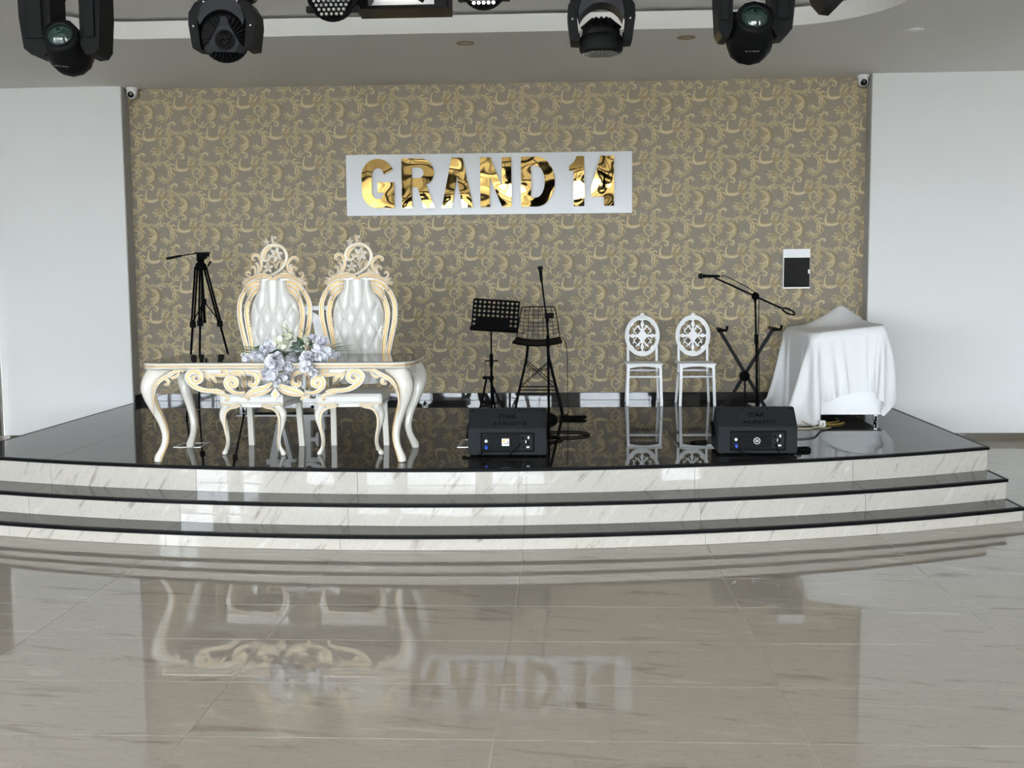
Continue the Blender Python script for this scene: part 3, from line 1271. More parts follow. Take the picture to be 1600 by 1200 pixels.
def arc2(cx, cy, rx, ry, a0, a1, n=14):
    return [(cx + rx * math.cos(math.radians(a0 + (a1 - a0) * i / n)), cy + ry * math.sin(math.radians(a0 + (a1 - a0) * i / n))) for i in range(n + 1)]


def letter(outline):
    pts = [(x * k, LB + z * LZ) for (x, z) in outline]
    g = MB()
    g.prism(pts, -0.062, -0.024, 0, 1)
    # the mirrored face sits on the side band
    o = g.build('letter', [M['gold'], M['letter_side']], sign)
    return o


# coordinates: x in board units (0..1460), z 0..250
def slit(outer, inner):
    """outline with one hole, joined by a hairline slit at outer[0]/inner[0]"""
    return outer + [outer[0]] + inner + [inner[0]]


G_ = arc2(165, 162, 83, 88, 20, 180, 14) + arc2(165, 88, 83, 88, 180, 300, 10)[1:] + [(206, 12), (214, 0), (248, 0), (248, 131), (164, 131), (164, 80), (196, 80)] + \
    arc2(165, 88, 32, 42, 335, 180, 10) + arc2(165, 162, 32, 42, 180, 12, 10)[1:]
letter(G_)
R_ = [(288, 250)] + [(375, 250)] + arc2(378, 178, 75, 72, 90, -45, 12)[1:] + [(412, 118), (455, 0), (400, 0), (368, 105), (340, 105), (340, 0), (288, 0)]
R_in = [(340, 205)] + [(340, 150)] + [(372, 150)] + arc2(374, 177, 27, 28, -80, 80, 8) + [(372, 205)]
letter([(288, 250)] + R_[1:] + [(288, 205), (340, 205)] + R_in[1:] + [(340, 205.3), (288, 205.3)])
letter([(545, 250), (600, 250), (652, 0), (598, 0), (570, 160), (543, 0), (492, 0)])
letter([(690, 250), (742, 250), (800, 100), (800, 250), (848, 250), (848, 0), (800, 0), (738, 152), (738, 0), (690, 0)])
letter([(898, 250), (975, 250)] + arc2(975, 125, 94, 125, 90, -90, 20)[1:] + [(898, 0), (898, 125), (948, 125), (948, 45), (972, 45)] + arc2(972, 125, 46, 80, -90, 90, 14)[1:] + [(948, 205), (948, 125.4), (898, 125.4)])
letter([(1180, 250), (1217, 250), (1217, 0), (1164, 0), (1164, 178), (1141, 178), (1141, 200), (1165, 220)])
letter([(1330, 250), (1368, 250), (1368, 0), (1318, 0), (1318, 46), (1254, 46), (1254, 92), (1309, 92), (1319, 170), (1323, 170), (1323, 92), (1309, 91.6), (1254, 91.6), (1254, 95), (1300, 250)])

# ------------------------------------------------------------------ black glass wall panel
p0, p1 = onY(1222, 451, D), onY(1265, 389, D)
pan = thing('wall_panel', 'small black glass fronted panel with white top on the papered wall', 'panel', (p0.x, D, p0.z))
pw, ph = p1.x - p0.x, p1.z - p0.z
MB().box((pw / 2, -0.022, ph / 2), (pw, 0.040, ph), 0, 0.003).build('housing', [M['whitep']], pan)
MB().box((pw / 2 + 0.002, -0.0435, ph * 0.41), (pw - 0.012, 0.006, ph * 0.745), 0, 0.002).build('door', [M['screen']], pan)
MB().box((pw - 0.012, -0.050, ph * 0.43), (0.022, 0.012, 0.044), 0, 0.003).build('latch', [M['whitep']], pan)


# ------------------------------------------------------------------ dome cameras and downlights
def cctv(px, lab):
    c = onY(px, 120, D - 0.09)
    t = thing('security_camera', lab, 'camera', (c.x, D - 0.10, CEIL), 0, 'security cameras in the ceiling corners')
    MB().lathe([(0.062, -0.001), (0.064, -0.010), (0.058, -0.030), (0.052, -0.040)], 20).build('mount', [M['whitep']], t)
    g = MB()
    T = Matrix.Translation((0, 0, -0.062)) @ Matrix.Rotation(math.radians(112), 4, 'X')
    g.lathe([(0.030, -0.035), (0.052, -0.020), (0.056, 0.0), (0.053, 0.02), (0.040, 0.046)], 20, 0, T)
    g.build('housing', [M['whitep']], t)
    g = MB()
    g.lathe([(0.036, 0.044), (0.034, 0.052), (0.016, 0.056), (0.0, 0.057)], 18, 0, T)
    g.build('lens', [M['screen']], t)
    return t


cctv(206, 'white dome security camera in the left ceiling corner of the recess')
cctv(1348, 'white dome security camera in the right ceiling corner of the recess')


def downlight(px, py, lab, white=False):
    c = onZ(px, py, CEIL)
    t = thing('downlight', lab, 'downlight', (c.x, c.y, CEIL), 0, 'downlights in the ceiling border')
    g = MB()
    n = 24
    vs, fs = [], []
    for (r, z) in ((0.082, -0.0005), (0.080, -0.006), (0.060, -0.006), (0.056, 0.02)):
        for j in range(n):
            vs.append((r * math.cos(2 * PI * j / n), r * math.sin(2 * PI * j / n), z))
    for i in range(3):
        for j in range(n):
            fs.append((i * n + j, i * n + (j + 1) % n, (i + 1) * n + (j + 1) % n, (i + 1) * n + j))
    g.add(vs, fs, 0, True)
    g.build('trim_ring', [M['whitep'] if white else M['lamp_bronze']], t)
    MB().lathe([(0.057, -0.003), (0.04, -0.005), (0.0, -0.0055)], 20).build('diffuser', [M['whitep'] if white else M['steel']], t)


downlight(727, 67, 'bronze rimmed ceiling downlight above the middle of the gold lettered sign')
downlight(1072, 58, 'bronze rimmed ceiling downlight between the two big lamps at right')
downlight(1428, 47, 'white rimmed ceiling downlight near the right wing wall', True)

# ------------------------------------------------------------------ lighting truss above the frame
TRY, TRZ = 5.62, 3.44
truss = thing('lighting_truss', 'black lattice truss hanging under the ceiling carrying the stage lights', 'truss', (0, TRY, TRZ))
ch = MB()
for (dy, dz) in ((-0.15, 0), (0.15, 0), (-0.15, 0.30), (0.15, 0.30)):
    ch.cyl((-4.1, dy, dz), (2.4, dy, dz), 0.025, n=8)
ch.build('chord', [M['truss']], truss)
lt = MB()
nseg = 13
for i in range(nseg):
    x0, x1 = -4.1 + i * 0.5, -3.6 + i * 0.5
    for dy in (-0.15, 0.15):
        a, b = ((x0, dy, 0), (x1, dy, 0.30)) if i % 2 else ((x0, dy, 0.30), (x1, dy, 0))
        lt.cyl(a, b, 0.012, n=6)
    a, b = ((x0, -0.15, 0), (x1, 0.15, 0)) if i % 2 else ((x0, 0.15, 0), (x1, -0.15, 0))
    lt.cyl(a, b, 0.012, n=6)
    lt.cyl((x0, -0.15, 0), (x0, -0.15, 0.3), 0.012, n=6)
    lt.cyl((x0, 0.15, 0), (x0, 0.15, 0.3), 0.012, n=6)
lt.build('lattice', [M['truss']], truss)
for x in (-3.6, -0.85, 1.9):
    hg = MB()
    hg.cyl((x, 0, 0.28), (x, 0, TRAY - TRZ - 0.001), 0.02, n=8)
    hg.box((x, 0, 0.30), (0.06, 0.36, 0.04))
    hg.build('hanger', [M['truss']], truss)
LY = TRY - 0.15   # front chord carries the lamps


def hook(t, x, z):
    """clamp from the lamp base up to the chord"""
    g = MB()
    g.box((x, 0, (z - 0.0255) / 2), (0.05, 0.05, -z - 0.0255), 0, 0.005)
    return g.build('clamp', [M['black']], t)


def beam_head(px, lab, lens_px, tail_px, arm_l, arm_r, bot):
    """moving beam: base, two-armed yoke, tapered head with a big front lens.  pixels fix sizes at the lamp distance"""
    c = onY(px, 60, LY)
    t = thing('moving_head_light', lab, 'stage light', (c.x, LY, TRZ), 0, 'stage lights on the truss')

    def q(a, b, dy=0.0):
        p = onY(a, b, LY + dy)
        return Vector((p.x - c.x, dy, p.z - TRZ))
    g = MB()
    g.box((0, 0, -0.165), (0.34, 0.24, 0.11), 0, 0.015)
    g.build('base', [M['blackp']], t)
    hook(t, -0.1, -0.11)
    hook(t, 0.1, -0.11)
    # yoke
    y0 = -0.085
    (l0, l1), (r0, r1) = arm_l, arm_r
    zt = -0.235
    zb = q(px, bot).z
    xl0, xl1, xr0, xr1 = q(l0, 50).x, q(l1, 50).x, q(r0, 50).x, q(r1, 50).x
    for (a, b, s) in ((xl0, xl1, -1), (xr0, xr1, 1)):
        w = b - a
        g = MB()
        out_, in_ = (a, b) if s < 0 else (b, a)
        d = in_ - out_
        pl = [(out_ + d * .18, zt), (in_, zt), (in_, zb + .04), (in_ - d * .25, zb - .005), (out_ + d * .35, zb), (out_ + d * .12, zb + .03), (out_, zb + 0.18), (out_ - d * 0.01, zt - .04)]
        g.prism(pl, y0, y0 + 0.17)
        g.box(((a + b) / 2, y0 - 0.006, (zt + zb) / 2 + .01), (abs(d) * .5, 0.014, (zt - zb) * .62), 0, 0.004)
        g.build('yoke_arm', [M['blackp']], t)
    g = MB()
    g.box(((xl0 + xr1) / 2, 0, zt + 0.002), (xr1 - xl0 - .06, 0.16, 0.07), 0, 0.012)
    g.prism([(xl1 - .005, zt + .02), (xl1 + .07, zt + .02), (xl1 - .005, zt - .09)], y0 + .02, y0 + .15)
    g.prism([(xr0 + .005, zt + .02), (xr0 - .07, zt + .02), (xr0 + .005, zt - .09)], y0 + .02, y0 + .15)
    g.build('yoke_bridge', [M['blackp']], t)
    g = MB()
    g.box(((xl1 + xr0) / 2, y0 - 0.012, zt - 0.01), (0.095, 0.03, 0.10), 0, 0.004)
    br = g.build('bracket', [M['darkgrey']], t)
    for s in (-1, 1):
        g = MB()
        g.cyl(((xl1 + xr0) / 2 + s * 0.028, y0 - 0.026, zt - 0.035), ((xl1 + xr0) / 2 + s * 0.028, y0 - 0.032, zt - 0.035), 0.005, n=8)
        g.build('screw', [M['chrome']], br)
    # head
    a = q(lens_px[0], lens_px[1], -0.12)
    b = q(tail_px[0], tail_px[1], 0.10)
    ax = (b - a).normalized()
    L = (b - a).length
    rot = ax.to_track_quat('Z', 'Y').to_matrix().to_4x4()
    T = Matrix.Translation(a) @ rot
    R = lens_px[2] * LY / F
    g = MB()
    g.lathe([(R * 1.20, 0.0), (R * 1.48, -0.004), (R * 1.56, 0.02), (R * 1.56, 0.05), (R * 1.75, 0.075), (R * 1.95, L * .5), (R * 1.95, L * .72), (R * 1.70, L * .92), (R * 1.1, L + .015)], 12, 0, T)
    g.build('head', [M['blackp']], t)
    g = MB()
    g.lathe([(R * 1.2, 0.004), (R * 1.0, -0.004), (R * 0.8, -0.016), (R * .45, -0.026), (0, -0.030)], 24, 0, T)
    g.build('lens', [M['lens']], t)
    g = MB()
    g.lathe([(R * 1.06, -0.0005), (R * 1.06, -0.006), (R * 1.00, -0.007), (R * 1.00, -0.0005)], 24, 0, T)
    g.build('lens_ring', [M['darkgrey']], t)
    g = MB()
    pv = (a + b) * 0.5
    g.cyl((xl1 - .01, pv.y * .3, (zb + .10)), (xr0 + .01, pv.y * .3, (zb + .10)), 0.03, n=12)
    g.build('pivot', [M['blackp']], t)
    # printed maker's line under the lens, laid on the underside of the head
    m2 = a + ax * (L * .42)
    nrm = Vector((0, -1, -0.55)).normalized()
    nrm = (nrm - ax * nrm.dot(ax)).normalized()
    sx = nrm.cross(ax).normalized()
    if sx.x < 0:
        sx = -sx
    up = nrm.cross(sx)
    o = m2 + nrm * (R * 1.93)
    TT = Matrix(((sx.x, up.x, nrm.x, o.x), (sx.y, up.y, nrm.y, o.y), (sx.z, up.z, nrm.z, o.z), (0, 0, 0, 1)))
    g = MB()
    for (u, w_) in ((-.030, .012), (-.014, .010), (0.004, .016), (.022, .014)):
        g.box((u, 0, 0.0015), (w_, 0.004, 0.003), 0, 0, TT)
    g.build('printed_line', [M['steel']], t)
    return t


beam_head(105, 'black moving beam light with large lens at the far left of the truss', (94, 54, 18), (119, 97), (43, 92), (136, 168), 90)
beam_head(1176, 'black moving beam light with round lens on the right of the truss', (1180, 26, 18.5), (1167, 80), (1116, 1141), (1200, 1237), 62)


def wash_head(px, lab, half, ztop_px, zbot_px, facing):
    c = onY(px, 40, LY)
    t = thing('wash_light', lab, 'stage light', (c.x, LY, TRZ), 0, 'stage lights on the truss')

    def z_(b):
        return onY(px, b, LY).z - TRZ
    w = half * LY / F
    g = MB()
    g.lathe([(0.13, z_(2)), (0.15, z_(-2)), (0.15, z_(-22)), (0.12, z_(-28))], 20)
    g.box((0, 0, z_(-32)), (0.30, 0.22, 0.06), 0, 0.012)
    g.build('base', [M['blackp']], t)
    hook(t, -0.09, z_(-42))
    hook(t, 0.09, z_(-42))
    zt, zb = z_(ztop_px), z_(zbot_px)
    H = zt - zb
    for s in (-1, 1):
        g = MB()
        pl = [(s * w * .50, zt), (s * w * .80, zt - .01), (s * w, zt - H * .26), (s * w * 1.02, zt - H * .5), (s * w * .92, zb), (s * w * .66, zb - .004), (s * w * .74, zt - H * .45), (s * w * .62, zt - H * .18)]
        if s < 0:
            pl = pl[::-1]
        g.prism(pl, -0.075, 0.075)
        g.build('yoke_arm', [M['blackp']], t)
    # grey arched cover between the arms
    ro, ri = w * 0.80, w * 0.72
    zc = zb + H * 0.22
    out_, inn = [], []
    for i in range(17):
        a = math.radians(25 + 130 * i / 16)
        inn.append((ri * math.cos(a), zc + (H * .56) * math.sin(a)))
    pl = [(w * .70, zt - H * .42), (w * .60, zt - H * .15), (w * .36, zt + .002), (-w * .36, zt + .002), (-w * .60, zt - H * .15), (-w * .70, zt - H * .42)] + inn[::-1]
    g = MB()
    g.prism(pl, -0.088, 0.06)
    cv = g.build('yoke_cover', [M['darkgrey']], t)
    for s in (-1, 1):
        g = MB()
        g.cyl((s * w * .50, -0.088, zt - .012), (s * w * .50, -0.094, zt - .012), 0.006, n=8)
        g.build('screw', [M['chrome']], cv)
        g = MB()
        g.cyl((s * w * .86, -0.075, zt - H * .55), (s * w * .86, -0.081, zt - H * .55), 0.006, n=8)
        g.build('screw', [M['chrome']], cv)
    g = MB()
    g.cyl((0, -0.02, zt + .0), (0, -0.02, zt + .045), 0.02, n=12)
    g.build('spindle', [M['chrome']], t)
    R = w * 0.66
    if facing == 'back':      # rear of the head: finned drum with a three armed fan cover
        zc = z_(61)
        R = w * 0.72
        T = Matrix.Translation((0.0, -0.02, zc)) @ Vector((0.22, -1, -0.34)).to_track_quat('Z', 'Y').to_matrix().to_4x4()
        g = MB()
        g.lathe([(R * .92, 0.03), (R, 0.015), (R, -0.10), (R * .95, -0.12)], 28, 0, T)
        g.build('head', [M['blackp']], t)
        fn = MB()
        for i in range(30):
            a = 2 * PI * i / 30
            fn.bar(T @ Vector((R * .52 * math.cos(a), R * .52 * math.sin(a), 0.042)), T @ Vector((R * .96 * math.cos(a), R * .96 * math.sin(a), 0.032)), 0.004, 0.02, up=(0, 1, 0))
        fn.build('cooling_fin', [M['blackp']], t)
        cvv = []
        for i in range(3):
            a = PI / 2 + 2 * PI * i / 3
            for (da, rr) in ((-0.36, .62), (-0.12, .93), (0.12, .93), (0.36, .62)):
                cvv.append((R * rr * math.cos(a + da), R * rr * math.sin(a + da)))
        g = MB()
        vs = [T @ Vector((p[0], p[1], 0.075 if i % 4 in (0, 3) else 0.055)) for i, p in enumerate(cvv)]
        vb = [T @ Vector((p[0], p[1], 0.030)) for p in cvv]
        n = len(vs)
        g.add(vs + vb, [tuple(range(n)), tuple(range(2 * n - 1, n - 1, -1))] + [(i, i + n, (i + 1) % n + n, (i + 1) % n) for i in range(n)])
        fc = g.build('fan_cover', [M['darkgrey']], t)
        g = MB()
        for rr in (0.36, 0.27, 0.17):
            g.tube([T @ Vector((R * rr * math.cos(2 * PI * i / 24), R * rr * math.sin(2 * PI * i / 24), 0.078)) for i in range(24)], 0.006, 6, 0, True, False, True)
        for i in range(3):
            a = PI / 6 + 2 * PI * i / 3
            g.cyl(T @ Vector((0, 0, 0.078)), T @ Vector((R * .36 * math.cos(a), R * .36 * math.sin(a), 0.078)), 0.005, n=6)
        g.build('fan_grille', [M['blackp']], fc)
    else:                     # head tipped to face the floor
        zc = zb + 0.02
        T = Matrix.Translation((0, -0.01, zc)) @ Matrix.Rotation(0.02, 4, 'X')
        g = MB()
        g.lathe([(R * .93, -0.066), (R * 1.0, -0.055), (R * 1.0, -0.005), (R * .95, 0.008), (R * .90, 0.012)], 32, 0, T)
        g.build('head', [M['blackp']], t)
        g = MB()
        g.lathe([(R * .88, 0.008), (R * .84, 0.045), (R * .40, 0.085), (R * .30, 0.09)], 12, 0, T)
        for i in range(12):
            a = 2 * PI * i / 12
            g.bar(T @ Vector((R * .4 * math.cos(a), R * .4 * math.sin(a), 0.085)), T @ Vector((R * .88 * math.cos(a), R * .88 * math.sin(a), 0.045)), 0.012, 0.02)
        g.build('rear_housing', [M['black']], t)
        g = MB()
        for i in range(-6, 7):
            for j in range(-6, 7):
                x, y = i * 0.0165 + (j % 2) * 0.008, j * 0.0145
                if x * x + y * y < (R * .82) ** 2:
                    g.lathe([(0.0075, -0.068), (0.0055, -0.074), (0, -0.076)], 6, 0, T @ Matrix.Translation((x, y, 0)))
        tag(g.build('lens_array', [M['led_dark']], t), 'grid of small lenses', kind='stuff')
        g = MB()
        for s in (-1, 1):
            g.cyl((s * R * .98, -0.01, zc + .01), (s * w * .86, -0.01, zc + .01), 0.018, n=10)
        g.build('pivot', [M['blackp']], t)
    return t


wash_head(354, 'black wash light turned away showing its finned back and fan cover', 51, 5, 79, 'back')
wash_head(939, 'black wash light tipped down on a yoke above the right end of the sign', 50, -6, 68, 'down')


def par(px, py, r_px, lab, lit, tilt):
    c = onY(px, py, LY)
    R = (r_px - 1) * LY / F
    t = thing('led_par_light', lab, 'stage light', (c.x, LY, TRZ), 0, 'stage lights on the truss')
    z = c.z - TRZ
    T = Matrix.Translation((0, -0.06, z)) @ Matrix.Rotation(PI / 2 + tilt, 4, 'X')
    g = MB()
    g.lathe([(R * .92, 0.012), (R, 0.010), (R, -0.02), (R * .95, -0.05), (R * .80, -0.12), (R * .45, -0.15)], 28, 0, T)
    for a in (90, 210, 330):
        aa = math.radians(a)
        g.box((R * 1.0 * math.cos(aa), R * 1.0 * math.sin(aa), -0.02), (0.05, 0.03, 0.05), 0, 0.006, T)
    g.build('housing', [M['blackp']], t)
    g = MB()
    g.lathe([(R * .93, 0.0125), (R * .93, 0.006), (0, 0.006)], 28, 0, T)
    g.build('face_plate', [M['black']], t)
    me = MB().lathe([(R * .080, 0.0), (R * .075, 0.006), (R * .045, 0.012), (0, 0.014)], 10).mesh('led_lens', [M['led_white'] if lit else M['led_grey']])
    st = R * 0.205
    for i in range(-5, 6):
        for j in range(-5, 6):
            x, y = (i + (j % 2) * .5) * st, j * st * 0.866
            if x * x + y * y < (R * .84) ** 2:
                o = bpy.data.objects.new('led_lens', me)
                COL.objects.link(o)
                o.parent = t
                o.matrix_local = T @ Matrix.Translation((x, y, 0.0125))
    g = MB()
    for s in (-1, 1):
        g.bar((s * R * .95, -0.0, z), (s * R * .95, 0.0, -0.08), 0.006, 0.03, up=(0, 1, 0))
        g.cyl((s * R * .8, -0.0, z), (s * R * .985, -0.0, z), 0.012, n=8)
    g.box((0, 0, -0.08), (R * 1.9, 0.03, 0.008))
    g.build('bracket', [M['black']], t)
    hook(t, 0, -0.08)
    return t


par(522, -1, 38, 'black round LED par light with grey lenses left of the strobe panel', False, 0.10)
par(757, -18, 37, 'black round LED par light with white lit dots right of the strobe panel', True, 0.10)

# strobe / blinder panel
LB2 = TRY + 0.15
c = onY(631, 0, LB2)
st = thing('strobe_panel', 'black framed strobe panel with bright white reflector in the truss middle', 'stage light', (c.x, LB2, TRZ), 0, 'stage lights on the truss')


def qz(b):
    return onY(631, b, LB2).z - TRZ


w = 71 * LB2 / F
zb, zt = qz(20), qz(-62)
g = MB()
g.box((0, 0.10, (zt + zb) / 2), (2 * w, 0.03, zt - zb))
g.box((-w + .035, 0, (zt + zb) / 2), (0.07, 0.20, zt - zb), 0, 0.006)
g.box((w - .035, 0, (zt + zb) / 2), (0.07, 0.20, zt - zb), 0, 0.006)
g.box((0, 0, zt + .012), (2 * w, 0.20, 0.03), 0, 0.006)
g.box((0, 0, zb + .006), (2 * w - .13, 0.20, 0.014), 0, 0.003)
g.build('housing', [M['blackp']], st)
g = MB()
prof = [(-0.09, zb + .018), (-0.03, zb + .034), (0.05, zb + .07), (0.08, zb + .11), (0.08, zt - .06), (0.0, zt - .02)]
vs = [(-w + .072, p[0], p[1]) for p in prof] + [(w - .072, p[0], p[1]) for p in prof]
g.add(vs, [(i, i + 1, i + 7, i + 6) for i in range(5)], 0, True)
g.build('reflector', [M['reflector']], st)
g = MB()
g.cyl((-w + .075, 0.04, zb + .125), (w - .075, 0.04, zb + .125), 0.016, n=12)
g.cyl((-w + .075, 0.04, zb + .185), (w - .075, 0.04, zb + .185), 0.016, n=12)
g.build('strobe_tube', [M['strobe']], st)
g = MB()
g.bar((w - .17, -0.075, zb + .062), (w - .125, -0.075, zb + .035), 0.016, 0.006, up=(0, 1, 0))
g.build('maker_plate', [M['black']], st)
g = MB()
g.box((0, 0, zt + .05), (0.05, 0.05, 0.06))
g.build('bracket', [M['black']], st)
hook(st, 0, zt + 0.07)

# last lamp, only its lower tip shows
c = onY(1292, -20, LY)
t = thing('scanner_light', 'black angular lamp cut off by the top edge at right', 'stage light', (c.x, LY, TRZ), 0, 'stage lights on the truss')
z = c.z - TRZ
g = MB()
pl = [(-0.085, z + .10), (-0.085, z + .02), (-0.060, z - .07), (-0.022, z - .112), (0.022, z - .118), (0.075, z - .065), (0.085, z + .02), (0.085, z + .10)]
g.prism(pl, -0.09, 0.06)
g.build('housing', [M['blackp']], t)
g = MB()
g.lathe([(0.05, -0.094), (0.04, -0.1), (0, -0.102)], 20, 0, Matrix.Translation((0, 0, z + .03)) @ Matrix.Rotation(-PI / 2, 4, 'X') @ Matrix.Scale(-1, 4, (0, 0, 1)))
g.build('lens', [M['lens']], t)
g = MB()
g.box((0, 0, z + .16), (0.03, 0.03, 0.14))
g.build('bracket', [M['black']], t)
hook(t, 0, z + .22)

# ------------------------------------------------------------------ bridal table
def frame_scale(y):
    return y * 0.9955 / F


TBX, TBY = -2.135, 8.42
table = thing('bridal_table', 'cream and gilt carved table with dark glass top on the stage', 'table', (TBX, TBY, S))
KT = 0.001387           # metres per traced unit of the legs


def cabriole(sx, sy, leg_h=0.700):
    """S-curved leg, knee pushed out along the diagonal (sx, sy); origin at the foot centre"""
    tr = [(200, 46, 62), (222, 22, 58), (250, -8, 50), (290, -27, 43), (340, -24, 35), (390, -8, 29), (440, 12, 25), (490, 28, 22), (540, 36, 20), (585, 31, 19), (620, 18, 20), (650, 4, 23), (672, 0, 21)]
    pts, rad = [], []
    for (yy, dx, r) in tr:
        z = (672 - yy) / 472.0 * leg_h
        o = -dx * KT
        pts.append((sx * o, sy * o * 0.8, z))
        rad.append(r * KT)
    P = cr([p + (r,) for p, r in zip(pts, rad)], 4)
    g = MB()
    g.tube([p[:3] for p in P], [p[3] for p in P], 10, 0)
    g.clamp(0.0005, 0.694)
    return g, [p[:3] for p in P], [p[3] for p in P]


FX, FY = 0.914, 0.355
for sx in (-1, 1):
    for sy in (-1, 1):
        g, P, Rr = cabriole(sx, sy)
        leg = g.build('leg', [M['cream']], table, (sx * FX, sy * FY + 0.025, 0))
        # thin gilt line down the inner side and along the outer edge
        h = MB()
        for (ang, rr) in ((PI * 0.80, 0.004), (PI * 0.92, 0.0035)):
            L_ = []
            for p, r in zip(P[4:], Rr[4:]):
                a = ang
                L_.append((p[0] + sx * r * math.cos(a) * .98, p[1] + sy * r * math.sin(a) * .98, p[2]))
            h.tube(L_, rr, 5, 0)
        h.clamp(0.004, 0.69)
        h.build('gilt_line', [M['gilt']], leg)

ZT = 0.747   # table top height
# plan of the top: long sides straight, corners swept with an ogee
def top_plan(grow):
    hx, hy = 1.00 + grow, 0.435 + grow
    q = [(0.0, -hy), (0.78, -hy), (0.88, -hy + 0.004), (0.955, -hy + 0.035), (0.985, -hy + 0.085), (hx, -hy + 0.15), (hx + 0.004, -0.15), (hx + 0.006, 0.0)]
    r = q + [(x, -y) for (x, y) in reversed(q[:-1])]
    l = [(-x, y) for (x, y) in reversed(r[1:-1])]
    return r + l


def slab(z_prof, mats, name, lab=None):
    """stack of plans: (grow, z)"""
    g = MB()
    base = [top_plan(gr) for gr, _ in z_prof]
    n = len(base[0])
    vs, fs = [], []
    for (pl, (_, z)) in zip(base, z_prof):
        vs += [(p[0], p[1], z) for p in pl]
    for k in range(len(z_prof) - 1):
        for i in range(n):
            fs.append((k * n + i, k * n + (i + 1) % n, (k + 1) * n + (i + 1) % n, (k + 1) * n + i))
    fs.append(tuple(range(n - 1, -1, -1)))
    fs.append(tuple((len(z_prof) - 1) * n + i for i in range(n)))
    g.add(vs, fs)
    o = g.build(name, mats, table)
    if lab:
        tag(o, lab)
    return o


slab([(-0.03, 0.690), (-0.012, 0.698), (0.0, 0.706), (0.0, 0.712), (-0.008, 0.716), (-0.008, 0.721), (0.010, 0.726), (0.012, 0.736), (0.004, 0.7425)], [M['cream']], 'tabletop')
g = MB()
for gr, z, r in ((0.003, 0.7235, 0.0035), (-0.001, 0.7145, 0.003)):
    g.tube([(p[0], p[1], z) for p in cr(top_plan(gr), 3, True)], r, 5, 0, True, False, True)
g.build('gilt_moulding', [M['gilt']], table)
slab([(-0.004, 0.7428), (-0.002, 0.745), (-0.004, ZT)], [M['glass_top']], 'glass_sheet', 'dark reflecting glass on the table top')

# pierced apron, traced half, mirrored
KA = 0.000640


def AP(p):
    return ((p[0] - 1593) * KA, 0.839 - p[1] * KA * 0.985)


half = [
    ([(1010, 500), (930, 475), (850, 478), (760, 468), (680, 432), (610, 372), (588, 310), (628, 265), (690, 252), (738, 290), (742, 345), (700, 378), (655, 362), (650, 325), (680, 308), (700, 328)], 62),
    ([(1250, 497), (1180, 508), (1110, 492), (1050, 442), (1032, 380), (1060, 338), (1110, 330), (1150, 365), (1145, 412), (1100, 428), (1076, 400), (1090, 372), (1115, 388)], 58),
    ([(1255, 535), (1310, 500), (1380, 470), (1450, 455), (1520, 420), (1575, 365)], 66),
    ([(1275, 545), (1350, 532), (1440, 515), (1520, 480), (1570, 440)], 34),
    ([(1245, 262), (1320, 270), (1385, 305), (1398, 360), (1365, 412), (1315, 412), (1305, 385), (1335, 375)], 54),
    ([(770, 255), (860, 285), (940, 296), (1020, 300), (1050, 275), (1030, 240), (990, 245), (985, 275), (1010, 280)], 40),
    ([(775, 270), (830, 290), (885, 330), (920, 390)], 44),
    ([(780, 290), (815, 320), (850, 375)], 28),
    ([(1075, 305), (1110, 270), (1170, 258), (1230, 280), (1255, 330)], 40),
    ([(1100, 312), (1140, 290), (1190, 300), (1210, 345)], 26),
    ([(960, 490), (1010, 520), (1050, 555), (1040, 588), (1010, 580)], 34),
    ([(1190, 548), (1250, 552), (1290, 580), (1270, 596)], 28),
    ([(1430, 250), (1425, 300), (1460, 345), (1500, 350)], 34),
    ([(1490, 262), (1540, 250), (1590, 265)], 26),
    ([(800, 500), (880, 498), (960, 520), (1010, 545)], 26),
]
ap = MB()
for (pts, w) in half:
    for s in (1, -1):
        Q = [AP(p) for p in pts]
        if s < 0:
            Q = [(-x, z) for (x, z) in Q]
        scroll(ap, Q, w * KA, -0.395, 0.020)
dm = [AP(p) for p in ((1593, 445), (1648, 520), (1593, 598), (1538, 520))]
ap.prism(dm, -0.402, -0.385, 0)
dm2 = [AP(p) for p in ((1593, 475), (1620, 522), (1593, 570), (1566, 522))]
ap.prism(dm2, -0.408, -0.40, 1)
apron = ap.build('carved_apron', [M['cream'], M['gilt'], M['umber']], table)
g = MB()
g.box((0, -0.390, 0.700), (1.50, 0.022, 0.034), 0, 0.003)
g.box((0, -0.390, 0.676), (1.30, 0.016, 0.02), 0, 0.003)
g.build('front_rail', [M['cream']], table)
g = MB()
g.box((0, 0.375, 0.64), (1.66, 0.022, 0.13), 0, 0.004)
for s in (-1, 1):
    g2 = MB()
    g2.box((s * 0.925, 0, 0.655), (0.022, 0.66, 0.09), 0, 0.004)
    g2.build('side_rail', [M['cream']], table)
g.build('back_rail', [M['cream']], table)
# carved leaf on each front knee
kn = [([(520, 222), (470, 245), (420, 268), (370, 300), (300, 335), (245, 385), (208, 450), (192, 540)], 46),
      ([(505, 235), (470, 300), (420, 325), (385, 300), (400, 265), (430, 275)], 34),
      ([(300, 345), (340, 345), (368, 372), (345, 405), (310, 400)], 36),
      ([(560, 240), (530, 255), (520, 230), (545, 220)], 24),
      ([(215, 430), (185, 520), (178, 640), (190, 760)], 18)]
for s in (1, -1):
    g = MB()
    for (pts, w) in kn:
        Q = [AP(p) for p in pts]
        if s < 0:
            Q = [(-x, z) for (x, z) in Q]
        scroll(g, Q, w * KA, -0.398, 0.016)
    tag(g.build('knee_carving', [M['cream'], M['gilt'], M['umber']], table), 'gilt leaf carving on the front knee')

# ------------------------------------------------------------------ throne chairs
KC = 0.000446            # crest trace
CXC, CZC = 790.0, 1.758


def CP(p):
    return ((p[0] - CXC) * KC, CZC - p[1] * KC)


